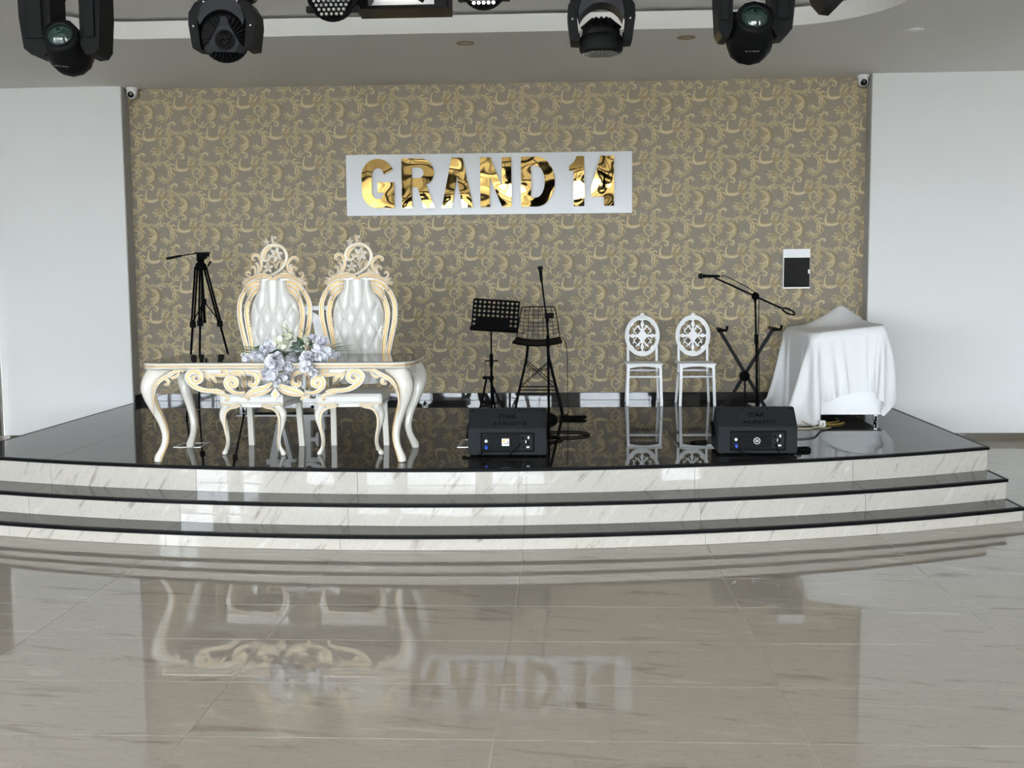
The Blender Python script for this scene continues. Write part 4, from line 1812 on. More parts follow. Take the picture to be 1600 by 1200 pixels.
KB = 0.000987


def BP(p):
    return ((p[0] - 455) * KB, 1.7836 - p[1] * KB)


YB = 0.30     # plane of the chair back


def throne_parts(t):
    # seat
    g = MB()
    n = 20
    g.box((0, -0.02, 0.435), (0.515, 0.50, 0.085), 0, 0.025)
    g.build('seat', [M['leather']], t)
    g = MB()
    g.box((0, -0.02, 0.385), (0.49, 0.475, 0.03), 0, 0.004)
    g.build('seat_frame', [M['cream']], t)
    # front cabriole legs
    for s in (-1, 1):
        tr = [(0.392, -0.030, 0.036), (0.37, -0.020, 0.036), (0.335, 0.004, 0.031), (0.29, 0.010, 0.026), (0.23, -0.004, 0.021), (0.17, -0.020, 0.0175), (0.11, -0.028, 0.0155), (0.06, -0.020, 0.016), (0.03, -0.004, 0.018), (0.012, 0.004, 0.022), (0.0, 0.0, 0.015)]
        P = cr([(s * dx, -abs(dx) * .4 if dx < 0 else -dx * .6, z, r) for (z, dx, r) in tr], 4)
        g = MB()
        g.tube([p[:3] for p in P], [p[3] for p in P], 10, 0)
        g.clamp(0.0005, None)
        lg = g.build('front_leg', [M['cream']], t, (s * 0.232, -0.235, 0))
        g = MB()
        br = [(-s * .14, .388), (-s * .10, .372), (-s * .05, .362), (-s * .015, .33), (s * .0, .28), (-s * .004, .20), (-s * .016, .12), (-s * .014, .04)]
        scroll(g, [(x - s * .012, z) for (x, z) in br], 0.016, -0.030, 0.010, (0.9, 0.4))
        scroll(g, [(-s * .15, .384), (-s * .125, .398), (-s * .10, .388), (-s * .04, .392), (s * .03, .400)], 0.016, -0.034, 0.012)
        g.build('leg_carving', [M['cream'], M['gilt'], M['umber']], lg)
        g = MB()
        g.bar((s * 0.205, 0.215, 0.395), (s * 0.213, 0.262, 0.0), 0.046, 0.040, 0, 0.004)
        g.clamp(0.0005, None)
        g.build('back_leg', [M['cream']], t)
    # tufted leather back
    def hw(z):
        z0 = [(0.50, .150), (0.62, .170), (0.74, .185), (0.86, .196), (0.98, .202), (1.08, .198), (1.16, .180), (1.22, .148), (1.27, .116), (1.325, .108)]
        for (a, b), (c, d) in zip(z0[:-1], z0[1:]):
            if z <= c:
                return b + (d - b) * max(0, (z - a)) / (c - a)
        return z0[-1][1]
    nz_, nx_ = 120, 60
    vs, fs = [], []
    buttons = []
    dx, dz = 0.105, 0.1165
    zref = 1.1415
    for j in range(nz_ + 1):
        z = 0.50 + 0.835 * j / nz_
        w = hw(z) + 0.006
        for i in range(nx_ + 1):
            u = -1 + 2 * i / nx_
            x = u * w
            dome = 0.075 * (1 - u ** 4) ** 0.7
            a = x / dx + 0.5 + (z - zref) / (2 * dz)
            b = x / dx + 0.5 - (z - zref) / (2 * dz)
            if z < zref + 0.004:
                f = (abs(math.sin(PI * a)) * abs(math.sin(PI * b))) ** 0.22
            else:
                f = abs(math.cos(PI * (x / dx))) ** 0.35 if abs(x) < 0.105 else 1.0
                f0 = (abs(math.sin(PI * a)) * abs(math.sin(PI * b))) ** 0.22
                t_ = min(1, (z - zref) / 0.05)
                f = f0 * (1 - t_) + f * t_
            vs.append((x, YB - dome * (0.35 + 0.65 * f), z))
    for j in range(nz_):
        for i in range(nx_):
            o = j * (nx_ + 1) + i
            fs.append((o, o + 1, o + nx_ + 2, o + nx_ + 1))
    g = MB()
    g.add(vs, fs, 0, True)
    # plain back board closes the cushion
    ol = [(hw(0.50 + .835 * j / 30) + .006, 0.50 + .835 * j / 30) for j in range(31)]
    g.prism(ol + [(-x, z) for (x, z) in reversed(ol)], YB - .002, YB + 0.03)
    back = g.build('backrest', [M['leather']], t, fix=False)
    for r in range(0, 6):
        z = zref - r * dz
        xs = [-0.0525 + k * dx - (0.0525 if r % 2 else 0) for k in range(-1, 4)]
        for x in xs:
            if abs(x) < hw(z) - 0.012 and z > 0.55:
                g = MB()
                u = x / (hw(z) + .006)
                g.ball((x, YB - 0.075 * (1 - u ** 4) ** .7 * .35 - 0.004, z), 0.0065, 0, 8, 5)
                o = g.build('button', [M['pearl']], back)
    # frame strips: outer and inner gilded band on both sides
    outerL = [(255, 478), (205, 540), (172, 600), (156, 660), (156, 750), (168, 830), (188, 920), (212, 1020), (236, 1120), (250, 1220), (252, 1310)]
    innerL = [(300, 520), (255, 585), (228, 650), (216, 720), (222, 800), (236, 880), (248, 960), (256, 1060), (262, 1180), (264, 1310)]
    for s in (1, -1):
        g = MB()
        for (L_, w, d) in ((outerL, 0.038, 0.034), (innerL, 0.040, 0.036)):
            Q = [BP(p) for p in L_]
            Q = [(s * x, z) for (x, z) in Q]
            scroll(g, Q, w, YB + 0.006, d, (0.8, 0.9), sub=4)
        # rope bead beside the leather
        Q = cr([(s * (BP(p)[0] + 0.021), BP(p)[1]) for p in innerL], 6)
        for i, q in enumerate(Q):
            if i % 2 == 0:
                g.ball((q[0], YB - 0.022, q[1]), 0.0065, 1, 6, 4, (1, 1, 1.2))
        # shoulder leaves
        sh = [([(350, 470), (300, 470), (245, 500), (205, 545)], 46), ([(345, 500), (300, 500), (262, 530), (235, 580)], 40), ([(335, 530), (300, 545), (270, 575), (248, 625)], 34),
              ([(340, 490), (352, 510), (330, 525)], 30), ([(330, 545), (322, 565), (300, 565)], 26), ([(300, 480), (330, 462), (352, 478)], 26)]
        for (L_, w) in sh:
            Q = [(s * BP(p)[0], BP(p)[1]) for p in L_]
            scroll(g, Q, w * KB, YB - 0.012, 0.030, (0.6, 0.4), sub=4)
        g.build('back_frame', [M['cream'], M['gilt'], M['umber']], t)
    # crest
    g = MB()
    ring = [(600, 845), (680, 858), (770, 840), (860, 795), (960, 715), (1030, 610), (1045, 500), (1005, 400), (930, 335), (840, 312), (740, 322), (650, 370), (590, 460), (585, 540), (625, 590), (680, 590), (722, 555), (715, 510), (680, 500)]
    scroll(g, [CP(p) for p in ring], 46 * KC, YB, 0.026, (0.6, 0.7), rimk=0.3)
    strokes = [([(770, 335), (700, 380), (640, 440), (622, 510), (650, 560)], 70), ([(740, 345), (690, 400), (665, 450)], 40), ([(790, 345), (860, 340), (920, 370)], 34),
               ([(825, 610), (820, 680), (840, 750)], 24), ([(930, 612), (875, 640), (852, 700), (850, 750)], 30), ([(720, 595), (780, 630), (815, 690), (828, 745)], 26), ([(985, 605), (955, 650), (920, 720)], 46),
               ([(810, 300), (785, 240), (785, 190), (775, 140)], 40), ([(800, 290), (840, 280), (855, 250)], 34),
               ([(460, 862), (535, 770), (568, 660), (550, 560), (500, 497), (435, 495), (398, 535), (410, 580), (450, 580)], 52),
               ([(470, 845), (505, 760), (500, 680), (465, 640), (435, 655)], 40), ([(430, 840), (450, 770), (425, 705), (390, 715), (395, 745)], 40),
               ([(520, 865), (400, 893), (310, 875), (275, 825), (310, 790), (350, 815), (335, 850)], 36),
               ([(480, 890), (400, 910), (300, 960), (190, 975)], 60), ([(330, 930), (260, 920), (205, 905)], 34), ([(300, 960), (240, 990), (190, 1005)], 34),
               ([(1140, 862), (1070, 760), (1055, 660), (1100, 580), (1175, 540), (1240, 562), (1245, 600), (1205, 605)], 50),
               ([(1150, 850), (1100, 760), (1115, 690), (1160, 670)], 40), ([(1195, 870), (1135, 790), (1150, 725), (1205, 715), (1222, 755), (1195, 770)], 38),
               ([(1120, 880), (1230, 922), (1310, 915), (1345, 865), (1320, 815), (1280, 820), (1280, 855)], 36),
               ([(1130, 890), (1230, 935), (1320, 985), (1425, 1005)], 60), ([(1300, 960), (1360, 935), (1400, 925)], 34), ([(1320, 985), (1370, 1020), (1410, 1030)], 34),
               ([(560, 870), (600, 840), (610, 790), (590, 760)], 40), ([(950, 790), (1010, 840), (1080, 860)], 50), ([(980, 740), (1020, 800), (1090, 830)], 34)]
    for (L_, w) in strokes:
        scroll(g, [CP(p) for p in L_], w * KC, YB + 0.002, 0.026, (0.7, 0.5), sub=4)
    rail = [([(230, 1040), (300, 975), (410, 895), (540, 855), (660, 862), (745, 905), (768, 965), (735, 1005), (692, 995), (690, 960), (720, 955)], 66),
            ([(300, 1010), (420, 930), (540, 900), (640, 910)], 44), ([(420, 985), (500, 965), (545, 985), (520, 1030)], 50)]
    for (L_, w) in rail:
        for s in (1, -1):
            Q = [CP(p) for p in L_]
            if s < 0:
                Q = [(-x, z) for (x, z) in Q]
            scroll(g, Q, w * KC, YB - 0.006, 0.034, (0.6, 0.5), sub=4)
    petal_flower(g, CP((850, 490)), 135 * KC, YB - 0.014, 6, 0, 1)
    petal_flower(g, CP((690, 720)), 100 * KC, YB - 0.014, 5, 0, 1)
    petal_flower(g, CP((665, 268)), 66 * KC, YB - 0.006, 5, 0, 1)
    g.ball((CP((832, 182))[0], YB - 0.01, CP((832, 182))[1]), 0.012, 0)
    g.build('crest', [M['cream'], M['gilt'], M['umber']], t)
    # cream board behind the rails keeps the crest together
    g = MB()
    pl = [CP(p) for p in ((300, 1010), (420, 925), (560, 885), (700, 890), (790, 905), (880, 890), (1020, 885), (1160, 925), (1280, 1010), (1130, 1080), (450, 1080))]
    g.prism(pl, YB + 0.004, YB + 0.022)
    g.build('top_rail', [M['cream']], t)
    for s in (-1, 1):
        g = MB()
        Q = [(s * 0.262, 0.56), (s * 0.275, 0.50), (s * 0.25, 0.45)]
        scroll(g, Q, 0.05, YB, 0.03)
        g.ball((s * 0.262, YB - 0.02, 0.57), 0.016, 1)
        g.build('side_carving', [M['cream'], M['gilt'], M['umber']], t)


throne = thing('throne_chair', 'carved cream and gilt throne chair, left one of the pair behind the table', 'chair', (-2.393, 8.650, S), -0.10, 'throne chairs behind the bridal table')
throne_parts(throne)
th2 = copy_tree(throne, 'carved cream and gilt throne chair, right one of the pair behind the table')
th2.location = (-1.678, 8.655, S)
th2.rotation_euler = (0, 0, 0.03)

# ------------------------------------------------------------------ white letters behind the thrones
lv = thing('letter_display', 'white stacked capital letters on a low base behind the thrones', 'sign', (-2.95, 11.45, S))
g = MB()
g.box((0, 0, 0.058), (0.98, 0.20, 0.022), 0, 0.003)
g.build('base_board', [M['whitep']], lv)
for x in (-0.43, -0.34, 0.35, 0.43):
    MB().box((x, 0, 0.024), (0.06, 0.12, 0.047), 0, 0.003).build('foot', [M['whitep']], lv)
LVX = 0.10


def lett(outline, ox, oz, w, h):
    g = MB()
    g.prism([(ox + p[0] * w, oz + p[1] * h) for p in outline], -0.05, 0.05)
    g.build('letter', [M['whitep']], lv)


E_ = [(0, 0), (.95, 0), (1, .30), (.93, .30), (.84, .14), (.70, .09), (.42, .09), (.42, .47), (.58, .47), (.66, .36), (.72, .36), (.72, .66), (.66, .66), (.58, .55), (.42, .55), (.42, .91), (.68, .91), (.82, .86), (.90, .70), (.97, .70), (.94, 1), (0, 1), (0, .94), (.12, .94), (.12, .06), (0, .06)]
V_ = [(0, 1), (0, .94), (.10, .94), (.44, 0), (.56, 0), (.90, .94), (1, .94), (1, 1), (.62, 1), (.62, .94), (.75, .94), (.57, .36), (.38, .94), (.48, .94), (.48, 1)]
L_ = [(0, 0), (.95, 0), (1, .34), (.92, .34), (.82, .15), (.66, .08), (.42, .08), (.42, .94), (.56, .94), (.56, 1), (0, 1), (0, .94), (.14, .94), (.14, .06), (0, .06)]
lett(V_, LVX - 0.30, 0.070, 0.31, 0.48)
lett(E_, LVX + 0.06, 0.070, 0.27, 0.48)
lett(L_, LVX - 0.30, 0.5505, 0.27, 0.47)
O_out = [(0.5 + .5 * math.cos(2 * PI * i / 40), 0.5 + .5 * math.sin(2 * PI * i / 40)) for i in range(40)]
O_in = [(0.46 + .24 * math.cos(-2 * PI * i / 40), 0.5 + .42 * math.sin(-2 * PI * i / 40)) for i in range(40)]
lett(O_out + [O_out[0]] + O_in + [O_in[0]], LVX - 0.03, 0.5505, 0.39, 0.47)
MB().box((LVX + .12, 0, 1.047), (0.56, 0.11, 0.045), 0, 0.003).build('top_bar', [M['whitep']], lv)

# ------------------------------------------------------------------ two white oval-back chairs
def white_chair(t):
    zc, R, RZ = 0.713, 0.170, 0.200

    def fn(X, Z):
        x, z = X / R, (Z - zc) / RZ
        r = np.sqrt(x * x + z * z)
        a = np.arctan2(z, x)
        body = np.minimum(1.09 - r, 1.0)
        # little crest at the top
        body = np.maximum(body, 0.13 - np.sqrt((x / 1.1) ** 2 + (z - 1.08) ** 2))
        holes = np.full_like(r, -1.0)
        # quatrefoils on the diagonals
        for (cx, cz) in ((.30, .26), (-.30, .26), (.30, -.26), (-.30, -.26)):
            for (ox, oz) in ((.10, 0), (-.10, 0), (0, .10), (0, -.10)):
                holes = np.maximum(holes, 0.078 - np.sqrt((x - cx - ox) ** 2 + (z - cz - oz) ** 2))
            holes = np.maximum(holes, 0.085 - np.sqrt((x - cx) ** 2 + (z - cz) ** 2))
        # drop shaped loops on the axes (outline only)
        for k in range(4):
            ca, sa = math.cos(k * PI / 2), math.sin(k * PI / 2)
            u, v = x * ca + z * sa, -x * sa + z * ca
            d = np.sqrt(((u - .60) / 1.3) ** 2 + v ** 2)
            loop = 0.042 - np.abs(d - 0.15)
            loop = np.where(np.abs(v) < 0.035, np.where(u < .60, -1, loop * 0 - 1), loop)
            holes = np.maximum(holes, loop)
        # leafy openings round the rim
        for k in range(4):
            c0 = PI / 4 + k * PI / 2
            for (da, w, r0, r1) in ((-.36, .25, .60, .885), (.36, .25, .60, .885), (0.0, .17, .55, .80)):
                dd = np.abs((a - c0 - da + PI) % (2 * PI) - PI)
                h = np.minimum(np.minimum(r - r0 - dd * .55, r1 - r), (w - dd) * r)
                lobes = 0.055 * np.sin(r * 40 + k)
                holes = np.maximum(holes, h + lobes * 0.6)
        holes = np.where(r > .885, -1, holes)
        return np.minimum(body, -holes)
    g = MB()
    sdf_plate(fn, -0.20, 0.20, zc - .24, zc + .26, 66, 82, 0.180, 0.202, g)
    g.build('pierced_back', [M['whitep']], t)
    g = MB()
    g.tube([((R * 1.0) * math.cos(2 * PI * i / 40), 0.184, zc + RZ * 1.0 * math.sin(2 * PI * i / 40)) for i in range(40)], 0.016, 8, 0, True, False, True)
    g.ball((0, 0.18, zc + RZ * 1.08), 0.022, 0, 10, 6, (1.2, .7, 1))
    g.build('back_rim', [M['whitep']], t)
    g = MB()
    g.box((0, 0.0, 0.437), (0.385, 0.39, 0.018), 0, 0.008)
    g.build('seat', [M['whitep']], t)
    g = MB()
    n = 10
    pl = [(-0.165, 0.428)] + [(0.165, 0.428)] + [(0.165 - .33 * i / n, 0.392 + 0.022 * math.sin(PI * i / n)) for i in range(n + 1)]
    g.prism(pl, -0.178, -0.160)
    g.build('front_apron', [M['whitep']], t)
    for s in (-1, 1):
        MB().bar((s * 0.165, -0.165, 0.43), (s * 0.178, -0.180, 0.0), 0.030, 0.030, 0, 0.006).clamp(0.0005, None).build('front_leg', [M['whitep']], t)
        g = MB()
        g.tube(cr([(s * 0.175, 0.195, 0), (s * 0.160, 0.172, 0.25), (s * 0.152, 0.165, 0.43), (s * 0.152, 0.178, 0.56), (s * 0.148, 0.188, 0.66)], 4), 0.015, 8)
        g.clamp(0.0005, None)
        g.build('back_leg', [M['whitep']], t)
        MB().bar((s * 0.171, -0.170, 0.30), (s * 0.160, 0.170, 0.32), 0.018, 0.022, 0, 0.004).build('side_stretcher', [M['whitep']], t)
    g = MB()
    g.cyl((-0.17, -0.172, 0.305), (0.17, -0.172, 0.305), 0.011, n=8)
    g.build('front_stretcher', [M['whitep']], t)
    g = MB()
    g.tube([(-0.155, 0.168, 0.345), (-0.08, 0.168, 0.345), (0, 0.168, 0.347), (0.08, 0.168, 0.345), (0.155, 0.168, 0.345)], [0.009, 0.012, 0.014, 0.012, 0.009], 8)
    g.build('back_stretcher', [M['whitep']], t)


wc = thing('banquet_chair', 'white chair with pierced oval back, left one of the pair by the papered wall', 'chair', (0.785, 11.80, S), 0.0, 'white oval back chairs')
white_chair(wc)
w2 = copy_tree(wc, 'white chair with pierced oval back, right one of the pair near the keyboard stand')
w2.location = (1.325, 11.79, S)
w2.rotation_euler = (0, 0, 0.03)

# ------------------------------------------------------------------ flower arrangement on the table
fa = thing('flower_arrangement', 'spray of lilac white flowers with dark leaves hanging over the table edge', 'flowers', (-2.05, 8.12, S + ZT))
FO = Vector((-2.05, 8.12, S + ZT))


def FPX(x, y, dy=0.0):
    """traced flower position (eight times enlarged) at distance dy from the arrangement's centre"""
    p = onY(360 + x / 8.0, 480 + y / 8.0, 8.12 + dy)
    return p - FO


def petal_head(R, npet, ruff, seed):
    rnd = random.Random(seed)
    g = MB()
    for i in range(npet):
        # directions over the front hemisphere and sides
        zz = rnd.uniform(-0.35, 1.0)
        a = rnd.uniform(0, 2 * PI)
        s = math.sqrt(max(0, 1 - zz * zz))
        d = Vector((s * math.cos(a), -zz, s * math.sin(a)))
        t1 = d.orthogonal().normalized()
        t2 = d.cross(t1)
        rot = rnd.uniform(0, 2 * PI)
        u = t1 * math.cos(rot) + t2 * math.sin(rot)
        v = d.cross(u)
        c = d * R * rnd.uniform(0.45, 0.75)
        sz = R * rnd.uniform(0.38, 0.55)
        vs = [c * 0.6]
        m = 7
        for k in range(m):
            b = 2 * PI * k / m
            rr = sz * (1 + ruff * math.sin(3 * b + i))
            lift = 0.25 * sz + 0.18 * sz * math.sin(2 * b + i)
            vs.append(c + u * rr * math.cos(b) + v * rr * math.sin(b) + d * lift)
        fs = [(0, 1 + k, 1 + (k + 1) % m) for k in range(m)]
        g.add(vs, fs, 0, True)
    g.ball((0, 0, 0), R * 0.42, 0, 8, 5)
    return g


heads = [(500, 480, 85, 0.02, 'lilac'), (425, 545, 70, -.02, 'lilac'), (205, 640, 62, -.02, 'lilac'), (295, 605, 62, -.03, 'lilac'), (365, 600, 66, -.05, 'lilac'),
         (550, 690, 118, -.17, 'lilac'), (595, 610, 66, -.10, 'lilac'), (500, 820, 105, -.19, 'lilac'), (640, 440, 95, 0.0, 'ivory'), (725, 350, 78, 0.05, 'ivory'),
         (765, 660, 88, -.05, 'lilac2'), (720, 745, 78, -.14, 'lilac2'), (950, 640, 92, -.10, 'lilac'), (950, 735, 88, -.17, 'lilac'), (1040, 830, 52, -.18, 'lilac'),
         (1105, 555, 95, -.02, 'lilac'), (1150, 420, 80, 0.05, 'lilac'), (1215, 565, 82, -.02, 'lilac'), (1145, 640, 72, -.08, 'lilac'), (1310, 600, 55, 0.0, 'lilac2'),
         (930, 410, 55, 0.03, 'ivory'), (1030, 380, 50, 0.05, 'lilac2'), (690, 870, 72, -.18, 'lilac2'), (600, 920, 52, -.18, 'lilac2'), (840, 560, 50, 0.0, 'lilac2'), (680, 250, 40, .06, 'ivory'), (1080, 640, 60, -.07, 'lilac')]
for i, (x, y, r, dy, mm) in enumerate(heads):
    g = petal_head(1.15 * r * 8.1 / F / 8.0, 22, 0.12, 100 + i)
    g.build('flower_head', [M[mm]], fa, FPX(x, y, dy), fix=False)


def leaf_blade(a, b, w, bend, name, m):
    a, b = Vector(a), Vector(b)
    d = b - a
    side = d.cross(Vector((0, 1, 0)))
    if side.length < 1e-4:
        side = Vector((1, 0, 0))
    side.normalize()
    vs, fs = [], []
    n = 6
    for k in range(n + 1):
        t = k / n
        ww = w * math.sin(PI * (0.08 + 0.90 * t)) ** 0.8
        c = a + d * t + Vector((0, 0, bend * math.sin(PI * t)))
        vs += [c - side * ww, c + Vector((0, 0.004, 0)), c + side * ww]
    for k in range(n):
        o = k * 3
        fs += [(o, o + 1, o + 4, o + 3), (o + 1, o + 2, o + 5, o + 4)]
    g = MB()
    g.add(vs, fs, 0, True)
    return g.build(name, [m], fa, fix=False)


for (x0, y0, x1, y1, w) in ((850, 520, 770, 440, 26), (860, 540, 850, 400, 24), (870, 560, 920, 440, 22), (850, 560, 740, 500, 24), (860, 580, 870, 660, 30), (880, 600, 840, 640, 26), (850, 540, 930, 520, 24), (990, 500, 1040, 470, 18), (900, 480, 830, 370, 18),
                            (560, 540, 680, 590, 18), (430, 505, 300, 510, 14), (1000, 560, 1050, 520, 16), (820, 600, 760, 560, 20), (900, 640, 870, 700, 16), (600, 570, 520, 560, 15), (1000, 450, 1030, 430, 14)):
    leaf_blade(FPX(x0, y0, -.02), FPX(x1, y1, -.03), 1.5 * w * 8.1 / F / 8.0, 0.004, 'leaf', M['leaf'])
for (x0, y0, x1, y1) in ((450, 520, 10, 482), (440, 530, -20, 500), (430, 540, 60, 530), (420, 550, -40, 540), (460, 540, 100, 560), (420, 560, 20, 590), (1150, 520, 1520, 500), (1150, 540, 1480, 520), (1160, 530, 1560, 470), (1150, 560, 1500, 545), (1180, 520, 1440, 440), (380, 530, 0, 640),
                         (600, 560, 400, 690), (620, 560, 470, 640), (590, 550, 380, 640)):
    leaf_blade(FPX(x0, y0, 0.02), FPX(x1, y1, 0.03), 4.2 * 8.1 / F / 8.0, 0.006, 'grass_blade', M['grass'])
for (x, y) in ((935, 440), (965, 455), (920, 485), (1030, 430), (1055, 470), (1075, 460), (1040, 475), (885, 500), (150, 580), (180, 575), (210, 585), (135, 600), (720, 615), (1090, 850)):
    g = MB()
    g.ball((0, 0, 0), 0.0075, 0, 8, 5)
    g.build('pearl_bead', [M['pearl']], fa, FPX(x, y, -0.10))
for (x0, y0, x1, y1) in ((900, 370, 980, 250), (905, 310, 870, 250), (930, 330, 890, 300)):
    g = MB()
    g.cyl(FPX(x0, y0, .0), FPX(x1, y1, .02), 0.002, 0.0015, n=5)
    g.build('twig', [M['leaf']], fa)
g = MB()
g.box((0, 0.03, 0.035), (0.30, 0.14, 0.06), 0, 0.02)
g.build('foam_base', [M['leaf']], fa)
# ------------------------------------------------------------------ stage monitors seen from behind
def monitor(x, y, rz, lab, badge):
    t = thing('stage_monitor', lab, 'loudspeaker', (x, y, S), rz, 'wedge monitors at the stage front')
    W = 0.295
    prof = [(0.0, 0.014), (0.0, 0.213), (0.004, 0.217), (0.145, 0.340), (0.155, 0.345), (0.190, 0.345), (0.200, 0.338), (0.420, 0.120), (0.425, 0.10), (0.39, 0.018), (0.385, 0.014)]
    g = MB()
    g.prism(prof, -W + .006, W - .006, 0, None, 'yz')
    for s in (-1, 1):
        p2 = [(a + (0.006 if a < .2 else -0.006) * 0, b) for a, b in prof]
        g.prism([(0.2 + (a - 0.2) * .97, 0.17 + (b - .17) * .97) for a, b in prof], min(s * W, s * (W - .006)), max(s * W, s * (W - .006)), 0, None, 'yz')
    g.build('cabinet', [M['box']], t)
    g = MB()
    n = Vector((0, -0.66, 0.75)).normalized()
    # embossed maker's words on the sloping panel
    d = Vector((0, 0.141, 0.123)).normalized()
    nn = Vector((0, -d.z, d.y))

    def TT(o):
        return Matrix(((1, 0, 0, o[0]), (0, d.y, nn.y, o[1]), (0, d.z, nn.z, o[2]), (0, 0, 0, 1)))
    o = Vector((0.0, 0.004, 0.217)) + d * 0.112 + nn * 0.0015
    g.merge(text_mb('ITAK', 0.062, 0.002, 0, 0.0006, TT(o)))
    tag(g.build('lettering', [M['rubber']], t), 'embossed maker name', kind='stuff')
    g = MB()
    o = Vector((0.02, 0.004, 0.217)) + d * 0.042 + nn * 0.0015
    g.merge(text_mb('A C O U S T I C', 0.036, 0.002, 0, 0.0006, TT(o)))
    tag(g.build('lettering', [M['rubber']], t), 'small embossed word under the maker name', kind='stuff')
    for xx in (-0.27, -0.09, 0.09, 0.27):
        g = MB()
        o = Vector((xx, 0.004, 0.217)) + d * 0.176
        g.lathe([(0.008, 0.0), (0.007, 0.003), (0.0, 0.0035)], 8, 0, Matrix.Translation(o) @ Vector((0, nn.y, nn.z)).to_track_quat('Z', 'Y').to_matrix().to_4x4())
        g.build('screw', [M['black']], t)
    # amplifier plate in a dark frame
    px0, px1, pz0, pz1 = -0.195, 0.200, 0.040, 0.178
    if badge == 'round':
        px0, px1 = -0.200, 0.205
    g = MB()
    for (a, b) in (((px0, pz0), (px1, pz0)), ((px0, pz1), (px1, pz1)), ((px0, pz0), (px0, pz1)), ((px1, pz0), (px1, pz1))):
        c = ((a[0] + b[0]) / 2, -0.003, (a[1] + b[1]) / 2)
        g.box(c, (abs(b[0] - a[0]) + .010, 0.006, abs(b[1] - a[1]) + .010), 0, 0.001)
    g.build('panel_frame', [M['black']], t)
    g = MB()
    g.box(((px0 + px1) / 2, -0.001, (pz0 + pz1) / 2), (px1 - px0 - .01, 0.002, pz1 - pz0 - .01))
    for k in range(5):
        g.box(((px0 + px1) / 2 - .02, -0.004, pz0 + .022 + k * .0235), (0.235, 0.006, 0.008), 0, 0.001)
    amp = g.build('amplifier_plate', [M['boxdark']], t)
    g = MB()
    g.box((px1 - .055, -0.003, (pz0 + pz1) / 2), (0.088, 0.004, pz1 - pz0 - .022), 0, 0.001)
    g.build('input_panel', [M['darkgrey']], amp)
    rnd = random.Random(5 if badge == 'round' else 9)
    for (ux, uz, w, h, mm) in ((-.026, .032, .014, .020, 'black'), (.016, .036, .012, .020, 'label'), (-.022, -.004, .010, .012, 'black'), (.012, .0, .020, .020, 'black'), (-.024, -.034, .012, .016, 'black'), (.012, -.036, .022, .013, 'label'), (-.004, .004, .008, .020, 'steel')):
        g = MB()
        g.box((px1 - .055 + ux, -0.007, (pz0 + pz1) / 2 + uz), (w, 0.006, h), 0, 0.001)
        g.build('control', [M[mm]], amp)
    # power sockets at left
    g = MB()
    g.lathe([(0.012, 0), (0.012, 0.010), (0.008, 0.013), (0, 0.013)], 14, 0, Matrix.Translation((px0 + .038, -0.002, 0.118)) @ Matrix.Rotation(PI / 2, 4, 'X'))
    g.build('power_socket', [M['label']], amp)
    g = MB()
    g.lathe([(0.013, 0), (0.013, 0.022), (0.010, 0.034), (0.006, 0.045), (0, 0.045)], 14, 0, Matrix.Translation((px0 + .040, -0.002, 0.082)) @ Matrix.Rotation(PI / 2 + .5, 4, 'X'))
    g.build('power_plug', [M['blue']], amp)
    if badge == 'round':
        T = Matrix.Translation((-.006, -0.006, 0.108)) @ Matrix.Rotation(PI / 2, 4, 'X')
        g = MB()
        g.tube([T @ Vector((0.023 * math.cos(2 * PI * i / 24), 0.023 * math.sin(2 * PI * i / 24), 0.002)) for i in range(24)], 0.0028, 6, 0, True, False, True)
        for dz in (-.006, .006):
            g.box((-.006, -0.008, 0.108 + dz), (0.028, 0.003, 0.004))
        g.bar((-.018, -.008, .100), (.006, -.008, .116), 0.003, 0.004, up=(0, 1, 0))
        tag(g.build('badge', [M['label']], t), 'round white maker badge')
    else:
        g = MB()
        g.box((-.012, -0.007, 0.110), (0.056, 0.002, 0.056), 0, 0.0008)
        stk = tag(g.build('sticker', [M['label']], t), 'white and yellow sticker')
        g = MB()
        g.box((-.024, -0.0085, 0.118), (0.016, 0.001, 0.018))
        g.box((-.010, -0.0085, 0.133), (0.044, 0.001, 0.005))
        g.build('sticker_print', [M['label_y']], stk)
        g = MB()
        g.box((-.008, -0.0085, 0.100), (0.034, 0.001, 0.004))
        g.box((.007, -0.0085, 0.112), (0.004, 0.001, 0.020))
        g.build('sticker_print', [M['black']], stk)
    for (fx, fy) in ((-.25, .05), (.25, .05), (-.25, .33), (.25, .33)):
        g = MB()
        g.lathe([(0.018, 0.0005), (0.02, 0.006), (0.018, 0.016)], 12, 0, Matrix.Translation((fx, fy, 0)))
        g.build('foot', [M['rubber']], t)
    for s in (-1, 1):
        g = MB()
        for a, b in (((0.30, 0.10), (0.25, 0.20)),):
            g.bar((s * (W + .001), .14, .12), (s * (W + .001), .26, .22), 0.004, 0.05, 0, 0.001, up=(1, 0, 0))
        g.build('handle', [M['black']], t)
    g = MB()
    # grille facing the performers
    a, b = Vector((0, 0.204, 0.338)), Vector((0, 0.420, 0.124))
    g.bar(a, b, W * 1.9, 0.006, up=(0, 1, 1))
    g.build('grille', [M['black']], t)
    return t


monitor(-0.464, 8.335, 0.0, 'black wedge stage monitor with white sticker, left one in front of the music stand', 'square')
monitor(1.415, 8.41, 0.0, 'black wedge stage monitor with round badge, right one in front of the keyboard stand', 'round')


def cable(name, lab, pts, r, m, group=None, sub=8, cat='cable'):
    P = [(p[0], p[1], max(p[2], S + r + 0.0012)) for p in cr(pts, sub)]
    g = MB()
    c = Vector(P[0])
    g.tube([Vector(p) - c for p in P], r, 6)
    o = g.build(name, [m], None, c)
    return tag(o, lab, cat, group)


